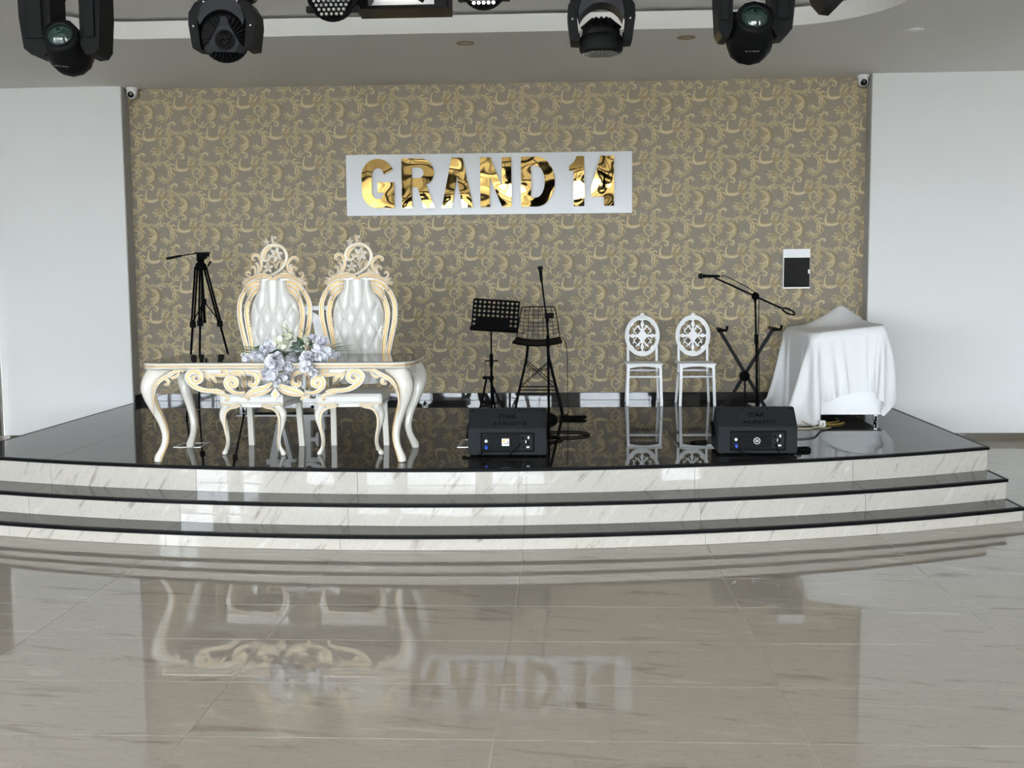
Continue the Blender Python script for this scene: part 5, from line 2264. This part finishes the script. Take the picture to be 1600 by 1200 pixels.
Z0 = S + 0.006
cable('power_cable', 'black cable drooping from the blue plug of the left monitor to the floor', [(-0.620, 8.290, S + .058), (-0.66, 8.27, S + .03), (-0.72, 8.25, Z0), (-0.785, 8.25, Z0), (-0.79, 8.31, Z0), (-0.70, 8.22, Z0), (-0.58, 8.20, Z0)], 0.0045, M['rubber'])
cable('signal_cable', 'thin black cable hanging from the sticker side of the left monitor', [(-0.36, 8.326, S + .10), (-0.40, 8.30, S + .06), (-0.45, 8.27, S + .022), (-0.52, 8.24, Z0), (-0.62, 8.235, Z0)], 0.004, M['rubber'])
cable('power_cable', 'black cable looping from the blue plug of the right monitor along the floor', [(1.255, 8.36, S + .055), (1.29, 8.33, S + .028), (1.35, 8.30, Z0), (1.47, 8.295, Z0), (1.60, 8.33, Z0)], 0.0045, M['rubber'])
cable('signal_cable', 'thin black cable hanging from the input panel of the right monitor', [(1.552, 8.402, S + .085), (1.556, 8.36, S + .04), (1.58, 8.33, S + .015), (1.63, 8.315, Z0), (1.70, 8.34, Z0), (1.735, 8.40, Z0), (1.74, 8.47, Z0)], 0.004, M['rubber'])
cable('coiled_cable', 'black cable loop lying flat at the right end of the right monitor', [(1.72, 8.60, Z0), (1.80, 8.57, Z0), (1.85, 8.62, Z0), (1.80, 8.68, Z0), (1.72, 8.66, Z0 + .012), (1.73, 8.58, Z0 + .012), (1.83, 8.585, Z0 + .012), (1.83, 8.66, Z0 + .012), (1.73, 8.70, Z0)], 0.009, M['rubber'])
cable('loose_cable', 'black cable ends poking out left of the right monitor', [(1.10, 8.95, Z0), (1.03, 8.98, Z0), (0.985, 9.02, Z0), (1.03, 9.07, Z0), (1.12, 9.10, Z0)], 0.006, M['rubber'])


def foot_plane(mb):
    return mb.clamp(0.0006, None)


# ------------------------------------------------------------------ music stand
ms = thing('music_stand', 'black perforated music stand behind the left monitor', 'music stand', (-0.735, 10.62, S))
rows = []
for r in range(6):
    for c in range(10):
        if r < 4 or c in (0, 1, 8, 9):
            rows.append((-0.198 + c * 0.0437, 0.128 - r * 0.0440))


def desk_fn(X, Z):
    q = np.maximum(np.abs(X) - 0.205, np.abs(Z - 0.0) - 0.142)
    rr = -(np.sqrt(np.maximum(np.abs(X) - 0.205, 0) ** 2 + np.maximum(np.abs(Z) - 0.142, 0) ** 2) - 0.018)
    rr = np.where(q < 0, 0.018 - np.maximum(q, -0.1), rr)
    body = np.minimum(rr, 0.05)
    h = np.full(np.broadcast(X, Z).shape, -1.0)
    for (hx, hz) in rows:
        h = np.maximum(h, 0.0128 - np.sqrt((X - hx) ** 2 + (Z - hz) ** 2))
    return np.minimum(body, -h)


g = MB()
sdf_plate(desk_fn, -0.232, 0.232, -0.168, 0.168, 118, 86, -0.0015, 0.0015, g)
T = Matrix.Translation((0.045, -0.02, 0.985)) @ Matrix.Rotation(math.radians(4.0), 4, 'Y') @ Matrix.Rotation(math.radians(-20), 4, 'X')
g.v = [tuple(T @ Vector(p)) for p in g.v]
g.build('desk', [M['black']], ms)
g = MB()
g.box((0.0, -0.03, -0.158), (0.455, 0.06, 0.004), 0, 0, T)
g.box((0.0, -0.06, -0.150), (0.455, 0.003, 0.020), 0, 0, T)
g.build('ledge', [M['black']], ms)
g = MB()
g.box((-0.05, 0.012, -0.075), (0.24, 0.016, 0.10), 0, 0.004, T)
g.box((-0.05, 0.03, -0.11), (0.05, 0.04, 0.05), 0, 0.004, T)
g.build('desk_mount', [M['black']], ms)
MB().cyl((0.0, 0, 0.44), (0.0, 0.004, 0.87), 0.0085, n=10).build('upper_pole', [M['black']], ms)
MB().cyl((0, 0, 0.03), (0, 0, 0.53), 0.0125, n=10).build('lower_pole', [M['black']], ms)
g = MB()
g.cyl((0, 0, 0.50), (0, 0, 0.62), 0.018, n=10)
g.cyl((-0.06, -0.005, 0.555), (0.065, -0.005, 0.555), 0.006, n=8)
g.build('height_collar', [M['black']], ms)
g = MB()
g.cyl((-0.060, -0.005, 0.555), (-0.060, -0.01, 0.39), 0.003, n=6)
g.build('hook', [M['black']], ms)
g = MB()
g.box((-0.045, -0.02, 0.395), (0.075, 0.05, 0.028), 0, 0.006)
g.cyl((0, 0, 0.37), (0, 0, 0.41), 0.022, n=10)
g.build('leg_collar', [M['black']], ms)
for (fx, fy, tx) in ((-0.125, -0.12, -.05), (0.165, -0.10, -.02), (0.02, 0.22, 0.0)):
    g = MB()
    g.tube(cr([(tx, fy * .06, 0.385), (tx + (fx - tx) * .45, fy * .5, 0.20), (fx, fy, 0.012), (fx * 1.04, fy * 1.04, 0.010)], 4), 0.010, 8)
    foot_plane(g).build('leg', [M['black']], ms)
    g = MB()
    g.cyl((0, 0, 0.14), (tx + (fx - tx) * .55, fy * .6, 0.16), 0.006, n=6)
    g.build('brace', [M['black']], ms)

# ------------------------------------------------------------------ wire bar stool
bs = thing('bar_stool', 'black wire mesh bar stool beside the music stand', 'stool', (-0.300, 10.90, S))
zs = 0.715
g = MB()
# seat shell: gently dished rectangle
vs, fs = [], []
nx, ny = 14, 10
for j in range(ny + 1):
    for i in range(nx + 1):
        u, v = -1 + 2 * i / nx, -1 + 2 * j / ny
        vs.append((u * (0.235 - 0.02 * (v + 1) / 2), v * 0.19, zs + 0.022 * u * u + (0.02 * v * v if v > 0 else -0.012 * v * v) - 0.008 * (1 - u * u)))
for j in range(ny):
    for i in range(nx):
        o = j * (nx + 1) + i
        fs.append((o, o + 1, o + nx + 2, o + nx + 1))
g.add(vs, fs, 0, True)
g.add([(p[0], p[1], p[2] - 0.010) for p in vs], [tuple(reversed(f)) for f in fs], 0, True)
rim = [(i, 0) for i in range(nx + 1)] + [(nx, j) for j in range(1, ny + 1)] + [(i, ny) for i in range(nx - 1, -1, -1)] + [(0, j) for j in range(ny - 1, 0, -1)]
g.tube([tuple(Vector(vs[j * (nx + 1) + i]) - Vector((0, 0, .005))) for (i, j) in rim], 0.008, 6, 0, True, False, True)
g.build('seat', [M['black']], bs)


def backpt(u, v):
    """u across -1..1, v 0..1 up the back"""
    w = 0.212 - 0.045 * v
    return Vector((u * w, 0.19 + 0.075 * v - 0.03 * (1 - u * u) * 0 + 0.03 * (1 - v) * 0, zs + 0.02 + 0.315 * v + 0.03 * u * u * (1 - v)))


g = MB()
ol = [backpt(-1, v / 8) for v in range(0, 8)] + [backpt(-0.97, .97), backpt(-.85, 1)] + [backpt(u / 6, 1) for u in range(-4, 5)] + [backpt(.85, 1), backpt(.97, .97)] + [backpt(1, v / 8) for v in range(7, -1, -1)]
g.tube(ol, 0.006, 6)
g.build('back_rim', [M['black']], bs)
for k in range(1, 8):
    g = MB()
    g.tube([backpt(-1 + 2 * k / 8, v / 5) for v in range(6)], 0.0026, 5)
    g.build('back_wire', [M['black']], bs)
for k in range(1, 8):
    g = MB()
    g.tube([backpt(-1 + 2 * i / 6, k / 8) for i in range(7)], 0.0026, 5)
    g.build('back_wire', [M['black']], bs)
ft = []
for sx in (-1, 1):
    for sy in (-1, 1):
        top = Vector((sx * 0.095, sy * 0.11, zs - 0.01))
        mid = Vector((sx * 0.115, sy * 0.125, zs - 0.18))
        bot = Vector((sx * 0.240, sy * 0.20, 0.0))
        ft.append((sx, sy, mid, bot))
        g = MB()
        g.tube(cr([top, (top + mid) / 2 + Vector((sx * -.002, 0, 0)), mid, mid.lerp(bot, .5), bot], 4), 0.0095, 8)
        foot_plane(g).build('leg', [M['black']], bs)


def onleg(sx, sy, z):
    for (a, b, mid, bot) in ft:
        if a == sx and b == sy:
            t = (mid.z - z) / (mid.z - bot.z)
            return mid.lerp(bot, t)


for sy in (-1, 1):
    MB().cyl(onleg(-1, sy, 0.262), onleg(1, sy, 0.262), 0.006, n=6).build('foot_rail', [M['black']], bs)
    a, b = Vector((0, sy * .13, 0.445)), 0
    for sx in (-1, 1):
        MB().cyl(onleg(sx, sy, 0.53), onleg(-sx, sy, 0.275), 0.004, n=6).build('cross_brace', [M['black']], bs)
    g = MB()
    g.tube([onleg(-1, sy, 0.53), (-0.085, sy * .10, 0.445), (0.085, sy * .10, 0.445), onleg(1, sy, 0.53)], 0.004, 6)
    g.build('cross_brace', [M['black']], bs)
for sx in (-1, 1):
    MB().cyl(onleg(sx, -1, 0.262), onleg(sx, 1, 0.262), 0.006, n=6).build('foot_rail', [M['black']], bs)
cable('hanging_cable', 'thin black cable hanging straight down from the bar stool', [(-0.075, 10.94, S + .755), (-0.050, 10.94, S + .745), (-0.020, 10.93, S + .66), (-0.012, 10.93, S + .45), (-0.010, 10.93, S + .2), (-0.008, 10.92, Z0), (-0.05, 10.86, Z0), (-0.12, 10.75, Z0)], 0.0035, M['rubber'])

# ------------------------------------------------------------------ straight microphone stand
m1 = thing('microphone_stand', 'black microphone stand with round base in front of the bar stool', 'microphone stand', (-0.188, 10.50, S))
g = MB()
g.lathe([(0.082, 0.0006), (0.084, 0.012), (0.076, 0.035), (0.05, 0.056), (0.02, 0.066), (0, 0.068)], 22)
g.build('base', [M['black']], m1)
MB().cyl((0, 0, 0.06), (-0.004, 0, 0.75), 0.0125, n=10).build('lower_pole', [M['black']], m1)
MB().cyl((-0.004, 0, 0.72), (-0.012, 0, 0.99), 0.009, n=10).build('upper_pole', [M['black']], m1)
g = MB()
g.cyl((-0.004, 0, 0.69), (-0.006, 0, 0.80), 0.019, 0.016, n=10)
g.cyl((-0.008, 0, 0.93), (-0.012, 0, 1.0), 0.017, n=10)
g.box((0.008, -0.01, 0.985), (0.085, 0.04, 0.05), 0, 0.008)
g.build('clutch', [M['black']], m1)
MB().tube([(-0.005, -0.02, 0.80), (-0.022, -0.02, 0.99), (-0.066, -0.02, 1.365)], 0.0075, 8).build('boom', [M['black']], m1)


def microphone(name, lab, loc, axis, L=0.17):
    t = thing(name, lab, 'microphone', loc)
    q = Vector(axis).normalized().to_track_quat('Z', 'Y').to_matrix().to_4x4()
    g = MB()
    g.lathe([(0.010, 0), (0.013, 0.02), (0.016, L * .7), (0.019, L * .80)], 14, 0, q)
    g.build('body', [M['blackp']], t)
    g = MB()
    g.lathe([(0.019, L * .795), (0.0255, L * .84), (0.0265, L * .92), (0.022, L * .985), (0.012, L * 1.02), (0, L * 1.03)], 14, 0, q)
    g.build('grille', [M['darkgrey']], t)
    g = MB()
    g.lathe([(0.0265, L * .87), (0.0285, L * .88), (0.0285, L * .90), (0.0265, L * .91)], 14, 0, q)
    g.build('ring', [M['black']], t)
    return t


microphone('microphone', 'black microphone pointing up on the stand by the bar stool', (-0.188 - 0.060, 10.48, S + 1.29), (-0.09, 0, 1), 0.155)
cable('coiled_cable', 'black cable bundle stretched to the right of the round mic stand base', [(-0.10, 10.50, S + .012), (0.02, 10.52, S + .010), (0.14, 10.55, S + .012), (0.155, 10.60, S + .020), (0.05, 10.62, S + .020), (-0.08, 10.58, S + .022), (0.02, 10.56, S + .024), (0.15, 10.585, S + .026), (0.10, 10.64, S + .010), (-0.06, 10.64, S + .010)], 0.009, M['rubber'])
cable('loose_cable', 'black cable loop lying on the stage right of the left monitor', [(-0.20, 9.62, Z0), (-0.05, 9.66, Z0), (0.10, 9.62, Z0), (0.175, 9.50, Z0), (0.13, 9.38, Z0), (0.0, 9.30, Z0), (-0.12, 9.33, Z0), (-0.20, 9.25, Z0)], 0.007, M['rubber'])
cable('loose_cable', 'short black cable bight lying beside the left monitor', [(-0.22, 9.42, Z0), (-0.10, 9.36, Z0 + .001), (-0.055, 9.22, Z0), (-0.10, 9.10, Z0), (-0.24, 9.02, Z0)], 0.007, M['rubber'])

# ------------------------------------------------------------------ boom microphone stand
m2 = thing('microphone_stand', 'black boom microphone stand behind the right monitor', 'microphone stand', (1.785, 10.65, S))
for k in range(3):
    a = math.radians(60 + 120 * k)
    g = MB()
    g.tube(cr([(0, 0, 0.11), (0.12 * math.cos(a), 0.12 * math.sin(a), 0.075), (0.27 * math.cos(a), 0.27 * math.sin(a), 0.012), (0.285 * math.cos(a), 0.285 * math.sin(a), 0.010)], 4), 0.009, 8)
    foot_plane(g).build('leg', [M['black']], m2)
g = MB()
g.cyl((0, 0, 0.03), (0, 0, 0.14), 0.02, n=10)
g.build('leg_hub', [M['black']], m2)
MB().cyl((0, 0, 0.05), (-0.018, 0, 0.79), 0.0125, n=10).build('lower_pole', [M['black']], m2)
MB().cyl((-0.018, 0, 0.70), (-0.032, 0, 1.14), 0.009, n=10).build('upper_pole', [M['black']], m2)
g = MB()
g.cyl((-0.017, 0, 0.70), (-0.019, 0, 0.79), 0.018, n=10)
g.build('clutch', [M['black']], m2)
g = MB()
g.lathe([(0.034, -0.02), (0.036, -0.012), (0.036, 0.012), (0.034, 0.02)], 16, 0, Matrix.Translation((-0.034, -0.01, 1.150)) @ Matrix.Rotation(PI / 2, 4, 'X'))
g.cyl((-0.032, 0, 1.09), (-0.034, 0, 1.15), 0.013, n=10)
g.build('swivel', [M['black']], m2)
MB().cyl((-0.415, -0.02, 1.325), (0.21, -0.02, 1.035), 0.0085, n=8).build('boom', [M['black']], m2)
g = MB()
c = Vector((0.275, -0.02, 1.005))
dx_, dz_ = Vector((0.905, 0, -0.42)), Vector((0.42, 0, 0.905))
g.tube([c + dx_ * (0.062 * math.cos(2 * PI * i / 20)) + dz_ * (0.020 * math.sin(2 * PI * i / 20)) for i in range(20)], 0.009, 6, 0, True, False, True)
g.build('boom_end_loop', [M['black']], m2)
microphone('microphone', 'black microphone lying level at the tip of the boom stand', (1.785 - 0.365, 10.63, S + 1.338), (-1, 0, 0.02), 0.20)
cable('microphone_cable', 'black cable drooping from the boom microphone down its stand', [(1.785 - .36, 10.625, S + 1.34), (1.785 - .30, 10.62, S + 1.332), (1.785 - .20, 10.615, S + 1.28), (1.785 - .05, 10.61, S + 1.195), (1.785 - .008, 10.62, S + 1.14), (1.785 - .002, 10.625, S + .95), (1.785 - .003, 10.628, S + .72), (1.785 + .012, 10.63, S + .4), (1.785 + .016, 10.63, S + .17), (1.785 + .06, 10.60, Z0), (1.785 + .2, 10.55, Z0)], 0.0042, M['rubber'])

# ------------------------------------------------------------------ keyboard stand
ks = thing('keyboard_stand', 'empty black X-shaped keyboard stand right of the white chairs', 'keyboard stand', (1.765, 11.32, S))
a_top, b_top, hub, a_bot, b_bot = Vector((-0.250, 0, 0.795)), Vector((0.280, 0, 0.80)), Vector((0, 0, 0.338)), Vector((0.215, 0, 0.015)), Vector((-0.195, 0, 0.015))
MB().bar(a_top, a_bot, 0.034, 0.022, 0, 0.003, up=(0, 1, 0)).build('arm', [M['darkgrey']], ks)
MB().bar(b_top + Vector((0, .03, 0)), b_bot + Vector((0, .03, 0)), 0.034, 0.022, 0, 0.003, up=(0, 1, 0)).build('arm', [M['darkgrey']], ks)
g = MB()
g.lathe([(0.045, -0.03), (0.052, -0.015), (0.052, 0.03), (0.045, 0.05)], 14, 0, Matrix.Translation(hub) @ Matrix.Rotation(PI / 2, 4, 'X'))
g.build('lock_hub', [M['black']], ks)
MB().bar(hub + Vector((0, -0.03, 0)), (0.002, -0.03, 0.06), 0.016, 0.012).build('lock_lever', [M['black']], ks)
for (p, s) in ((a_top, -1), (b_top, 1)):
    g = MB()
    g.cyl(p + Vector((0, -0.20, 0.012)), p + Vector((0, 0.20, 0.012)), 0.017, n=10)
    g.build('cradle', [M['black']], ks)
    g = MB()
    g.tube([p + Vector((0.0, -0.20, 0.012)), p + Vector((-.05, -0.205, 0.012))], 0.016, 8)
    g.tube([p + Vector((0.04, -0.20, 0.012)), p + Vector((0.045, -0.205, 0.055))], 0.013, 8)
    g.tube([p + Vector((0.0, -0.20, 0.012)), p + Vector((0.045, -0.20, 0.012))], 0.014, 8)
    g.build('cradle_stop', [M['black']], ks)
for (p, dy) in ((a_bot, 0), (b_bot, .03)):
    g = MB()
    g.cyl(p + Vector((0, dy - 0.20, 0.0)), p + Vector((0, dy + 0.17, 0.0)), 0.014, n=10)
    foot_plane(g).build('foot_bar', [M['black']], ks)

# ------------------------------------------------------------------ video tripod
tp = thing('camera_tripod', 'black video tripod with pan handle standing behind the table left of the thrones', 'tripod', (-3.60, 10.88, S))


def tl(px, py):
    p = onZ(px, py, S)
    return Vector((p.x + 3.60, p.y - 10.88, 0))


hubz = 1.47
for (px, py, ox, oy) in ((292, 655, -0.035, -0.03), (311, 640, -0.01, 0.03), (381, 646, 0.04, 0.0)):
    f = tl(px, py)
    top = Vector((ox, oy, hubz))
    k1, k2 = top.lerp(f, 0.38), top.lerp(f, 0.70)
    up_ = MB()
    dirn = (f - top).normalized()
    sd = dirn.cross(Vector((0, 1, 0))).normalized() * 0.012
    up_.cyl(top + sd, k1 + sd, 0.0105, n=8)
    up_.cyl(top - sd, k1 - sd, 0.0105, n=8)
    lg = up_.build('leg', [M['black']], tp)
    MB().cyl(k1, k2, 0.0115, n=8).build('leg_section', [M['black']], lg)
    MB().cyl(k2, f + Vector((0, 0, .02)), 0.009, n=8).build('leg_section', [M['black']], lg)
    for kk, rr in ((k1, .03), (k2, .026)):
        g = MB()
        g.box((0, 0, 0), (rr * 1.7, rr * 1.4, 0.06), 0, 0.006, Matrix.Translation(kk))
        g.build('leg_clamp', [M['black']], lg)
    g = MB()
    g.ball((f.x, f.y, 0.016), 0.0155, 0, 8, 6)
    g.build('foot', [M['rubber']], lg)
    MB().cyl((0.02, 0, 1.13), top.lerp(f, 0.36), 0.006, n=6).build('spreader', [M['black']], tp)
g = MB()
g.cyl((0.02, 0, 0.92), (0.005, 0, 1.47), 0.014, n=10)
g.cyl((0.02, 0, 1.10), (0.02, 0, 1.16), 0.022, n=10)
g.build('centre_column', [M['black']], tp)
g = MB()
g.lathe([(0.05, 1.44), (0.056, 1.46), (0.052, 1.50), (0.032, 1.515), (0.032, 1.53), (0.040, 1.535), (0.040, 1.55)], 16)
g.cyl((0.07, 0, 1.475), (0.10, 0, 1.525), 0.009, n=8)
g.build('shoulder', [M['black']], tp)
g = MB()
g.box((0.012, 0, 1.575), (0.085, 0.08, 0.055), 0, 0.012)
g.box((0.02, 0, 1.605), (0.13, 0.07, 0.018), 0, 0.004)
g.box((0.075, -0.02, 1.585), (0.03, 0.04, 0.03), 0, 0.005)
g.build('pan_head', [M['black']], tp)
MB().cyl((-0.02, -0.03, 1.605), (-0.185, -0.05, 1.580), 0.006, n=8).build('pan_bar', [M['black']], tp)
MB().cyl((-0.17, -0.048, 1.582), (-0.315, -0.065, 1.553), 0.0115, 0.014, n=10).build('grip', [M['rubber']], tp)

# ------------------------------------------------------------------ sockets let into the stage floor
for (x, y, w, d, lab) in ((-3.075, 8.92, 0.23, 0.25, 'square steel framed floor socket under the table at left'), (-0.775, 9.0, 0.23, 0.42, 'steel framed floor socket half hidden by the left monitor')):
    fs_ = thing('floor_socket', lab, 'floor socket', (x, y, S))
    g = MB()
    for s in (-1, 1):
        g.box((s * (w / 2 - .012), 0, 0.002), (0.024, d, 0.003))
        g.box((0, s * (d / 2 - .012), 0.002), (w - .048, 0.024, 0.003))
    g.build('rim', [M['steel']], fs_)
    MB().box((0, 0, 0.0013), (w - .05, d - .05, 0.0015)).build('lid', [M['granite']], fs_)

# ------------------------------------------------------------------ white cabinet on castors under a dust sheet
CX0, CX1, CY0, CY1 = 2.205, 2.875, 10.26, 11.60
cab = thing('rolling_cabinet', 'white cabinet on castors half covered by a white sheet at stage right', 'cabinet', ((CX0 + CX1) / 2, (CY0 + CY1) / 2, S))
hw_, hd_ = (CX1 - CX0) / 2, (CY1 - CY0) / 2
g = MB()
g.box((0, 0.015, 0.42), (hw_ * 2 - .035, hd_ * 2 - .05, 0.70), 0, 0.004)
g.build('body', [M['whitebox']], cab)
g = MB()
g.box((0.008, -hd_ + .014, 0.42), (hw_ * 2 - .06, 0.022, 0.69), 0, 0.003)
g.build('front_panel', [M['whitebox']], cab)
g = MB()
g.prism([(-hw_ + .02, 0.77), (hw_ - .02, 0.77), (hw_ - .02, 0.852), (-hw_ + .02, 0.785)], -hd_ + .02, hd_ - .03)
g.build('sloped_top', [M['whitebox']], cab)
PKX, PKY, PKZ = 2.69, 11.25, 1.035
g = MB()
g.cyl((PKX - (CX0 + CX1) / 2, PKY - (CY0 + CY1) / 2, 0.80), (PKX - (CX0 + CX1) / 2, PKY - (CY0 + CY1) / 2, PKZ - .02), 0.05, 0.008, n=10)
g.build('post', [M['whitebox']], cab)
for sx in (-1, 1):
    for sy in (-1, 1):
        g = MB()
        x, y = sx * (hw_ - .075), sy * (hd_ - .06)
        g.box((x, y, 0.062), (0.032, 0.04, 0.018), 0, 0.003)
        g.box((x + .012, y, 0.045), (0.004, 0.03, 0.04))
        g.box((x - .012, y, 0.045), (0.004, 0.03, 0.04))
        c_ = g.build('castor_fork', [M['chrome']], cab)
        g = MB()
        g.lathe([(0.024, -0.009), (0.0255, -0.006), (0.0255, 0.006), (0.024, 0.009)], 16, 0, Matrix.Translation((x, y + .012, 0.0262)) @ Matrix.Rotation(PI / 2, 4, 'Y'))
        g.build('castor_wheel', [M['rubber']], cab)


def drape():
    x0, x1, y0, y1 = CX0 - 0.80, CX1 + 0.44, CY0 - 0.56, CY1 + 0.50
    nx, ny = 72, 76
    X, Y = np.meshgrid(np.linspace(x0, x1, nx), np.linspace(y0, y1, ny))
    rng = np.random.RandomState(3)
    fx0, fx1, fy0, fy1 = CX0 - .018, CX1 + .018, CY0 - .018, CY1 + .018

    def top(x, y):
        h = 0.80 + 0.075 * np.clip((x - CX0) / (CX1 - CX0), 0, 1)
        r = np.sqrt((x - PKX) ** 2 + (y - PKY) ** 2)
        return np.maximum(h, PKZ + .008 - 0.80 * r + 0.45 * r * r)
    Z = top(np.clip(X, fx0, fx1), np.clip(Y, fy0, fy1)) + 0.02
    out = np.hypot(X - np.clip(X, fx0, fx1), Y - np.clip(Y, fy0, fy1))
    P = np.stack([X, Y, Z - 0.10 * out + rng.uniform(-.003, .003, X.shape)], axis=-1)
    Q = P.copy()
    hx, hy = (x1 - x0) / (nx - 1), (y1 - y0) / (ny - 1)
    def con(A, B, rest, st=1.0):
        d = B - A
        L = np.sqrt((d ** 2).sum(-1, keepdims=True)) + 1e-9
        c = d * (0.5 * st * (L - rest) / L)
        A += c
        B -= c
    dg = math.hypot(hx, hy)
    grip = np.zeros(X.shape, bool)
    for step in range(360):
        V = (P - Q) * 0.975
        Q = P.copy()
        B0 = P.copy()
        P = P + V
        P[..., 2] -= 4.0 * 0.012 ** 2
        for it in range(15):
            for o in (0, 1):
                con(P[:, o:-1:2][:, :], P[:, o + 1::2][:, :P[:, o:-1:2].shape[1]], hx)
                con(P[o:-1:2], P[o + 1::2][:P[o:-1:2].shape[0]], hy)
            if it % 3 == 0:
                for o in (0, 1):
                    a = P[o:-1:2]
                    b = P[o + 1::2][:a.shape[0]]
                    con(a[:, :-1], b[:, 1:], dg, .35)
                    con(a[:, 1:], b[:, :-1], dg, .35)
                con(P[:, :-2][:, 0::4], P[:, 2:][:, 0::4], 2 * hx, .04)
                con(P[:, 1:-2][:, 0::4], P[:, 3:][:, 0::4], 2 * hx, .04)
                con(P[:-2][0::4], P[2:][0::4], 2 * hy, .04)
                con(P[1:-2][0::4], P[3:][0::4], 2 * hy, .04)
        # the sheet grips the top it lies on
        for ax in (0, 1):
            P[..., ax][grip] = B0[..., ax][grip] + 0.02 * (P[..., ax] - B0[..., ax])[grip]
        x, y, z = P[..., 0], P[..., 1], P[..., 2]
        ins = (x > fx0) & (x < fx1) & (y > fy0) & (y < fy1)
        t = top(x, y) + 0.016
        below = ins & (z < t)
        dt = t - z
        ds = np.minimum(np.minimum(x - fx0, fx1 - x), np.minimum(y - fy0, fy1 - y))
        up = below & (dt <= ds + 0.02)
        z[up] = t[up]
        grip = ins & (z < t + 0.012)
        Q[..., 0][up] = x[up]
        Q[..., 1][up] = y[up]
        sd = below & ~up
        m = sd & (x - fx0 == ds)
        x[m] = fx0
        m = sd & (fx1 - x == ds)
        x[m] = fx1
        m = sd & (y - fy0 == ds)
        y[m] = fy0
        m = sd & (fy1 - y == ds)
        y[m] = fy1
        fl = z < 0.006
        z[fl] = 0.006
        Q[..., 0][fl] = x[fl]
        Q[..., 1][fl] = y[fl]
        if step > 200:
            np.minimum(x, 3.19, out=x)
    vs = P.reshape(-1, 3)
    fs = [(j * nx + i, j * nx + i + 1, (j + 1) * nx + i + 1, (j + 1) * nx + i) for j in range(ny - 1) for i in range(nx - 1)]
    g = MB()
    c = np.array([(CX0 + CX1) / 2, (CY0 + CY1) / 2, 0])
    g.add([tuple(p - c) for p in vs], fs, 0, True)
    o = g.build('dust_sheet', [M['cloth']], None, (c[0], c[1], S), fix=False)
    md = o.modifiers.new('smooth', 'SUBSURF')
    md.levels = md.render_levels = 1
    tag(o, 'white cloth sheet draped over the cabinet at stage right', 'cloth')


drape()

# power strip and loose leads by the cabinet
ad = thing('power_adapter', 'small cream plug box on the floor before the white cabinet', 'plug', (2.245, 9.98, S))
MB().box((0, 0, 0.03), (0.052, 0.045, 0.055), 0, 0.006).build('housing', [M['label']], ad)
MB().cyl((0, -0.0225, 0.03), (0, -0.026, 0.03), 0.012, n=12).build('socket', [M['cream_cable']], ad)
cable('cream_cable', 'cream cable curling over the floor to the small plug box', [(1.98, 10.25, Z0), (2.07, 10.20, Z0 + .03), (2.13, 10.02, Z0 + .012), (2.20, 9.90, Z0), (2.27, 9.84, Z0), (2.30, 9.90, Z0)], 0.006, M['cream_cable'])
cable('cream_cable', 'cream cable lying flat between the right monitor and the plug box', [(1.80, 9.78, Z0), (1.95, 9.86, Z0), (2.08, 9.82, Z0), (2.18, 9.90, Z0), (2.235, 9.945, Z0 + .012)], 0.006, M['cream_cable'])
cable('yellow_cable', 'yellow cable running under the white cabinet', [(1.98, 10.06, Z0), (2.10, 10.10, Z0), (2.22, 10.16, Z0), (2.36, 10.22, Z0), (2.47, 10.34, Z0), (2.50, 10.55, Z0)], 0.0055, M['yellow_cable'])
cable('yellow_cable', 'second yellow cable curving just in front of the castors', [(1.99, 10.14, Z0), (2.12, 10.19, Z0), (2.26, 10.10, Z0), (2.40, 10.12, Z0), (2.50, 10.24, Z0)], 0.005, M['yellow_cable'])
cable('loose_cable', 'thin dark cable curling from the plug box towards the right monitor', [(2.29, 9.83, Z0), (2.18, 9.72, Z0), (2.10, 9.50, Z0), (2.02, 9.30, Z0), (1.90, 9.22, Z0), (1.80, 9.22, Z0)], 0.004, M['rubber'])
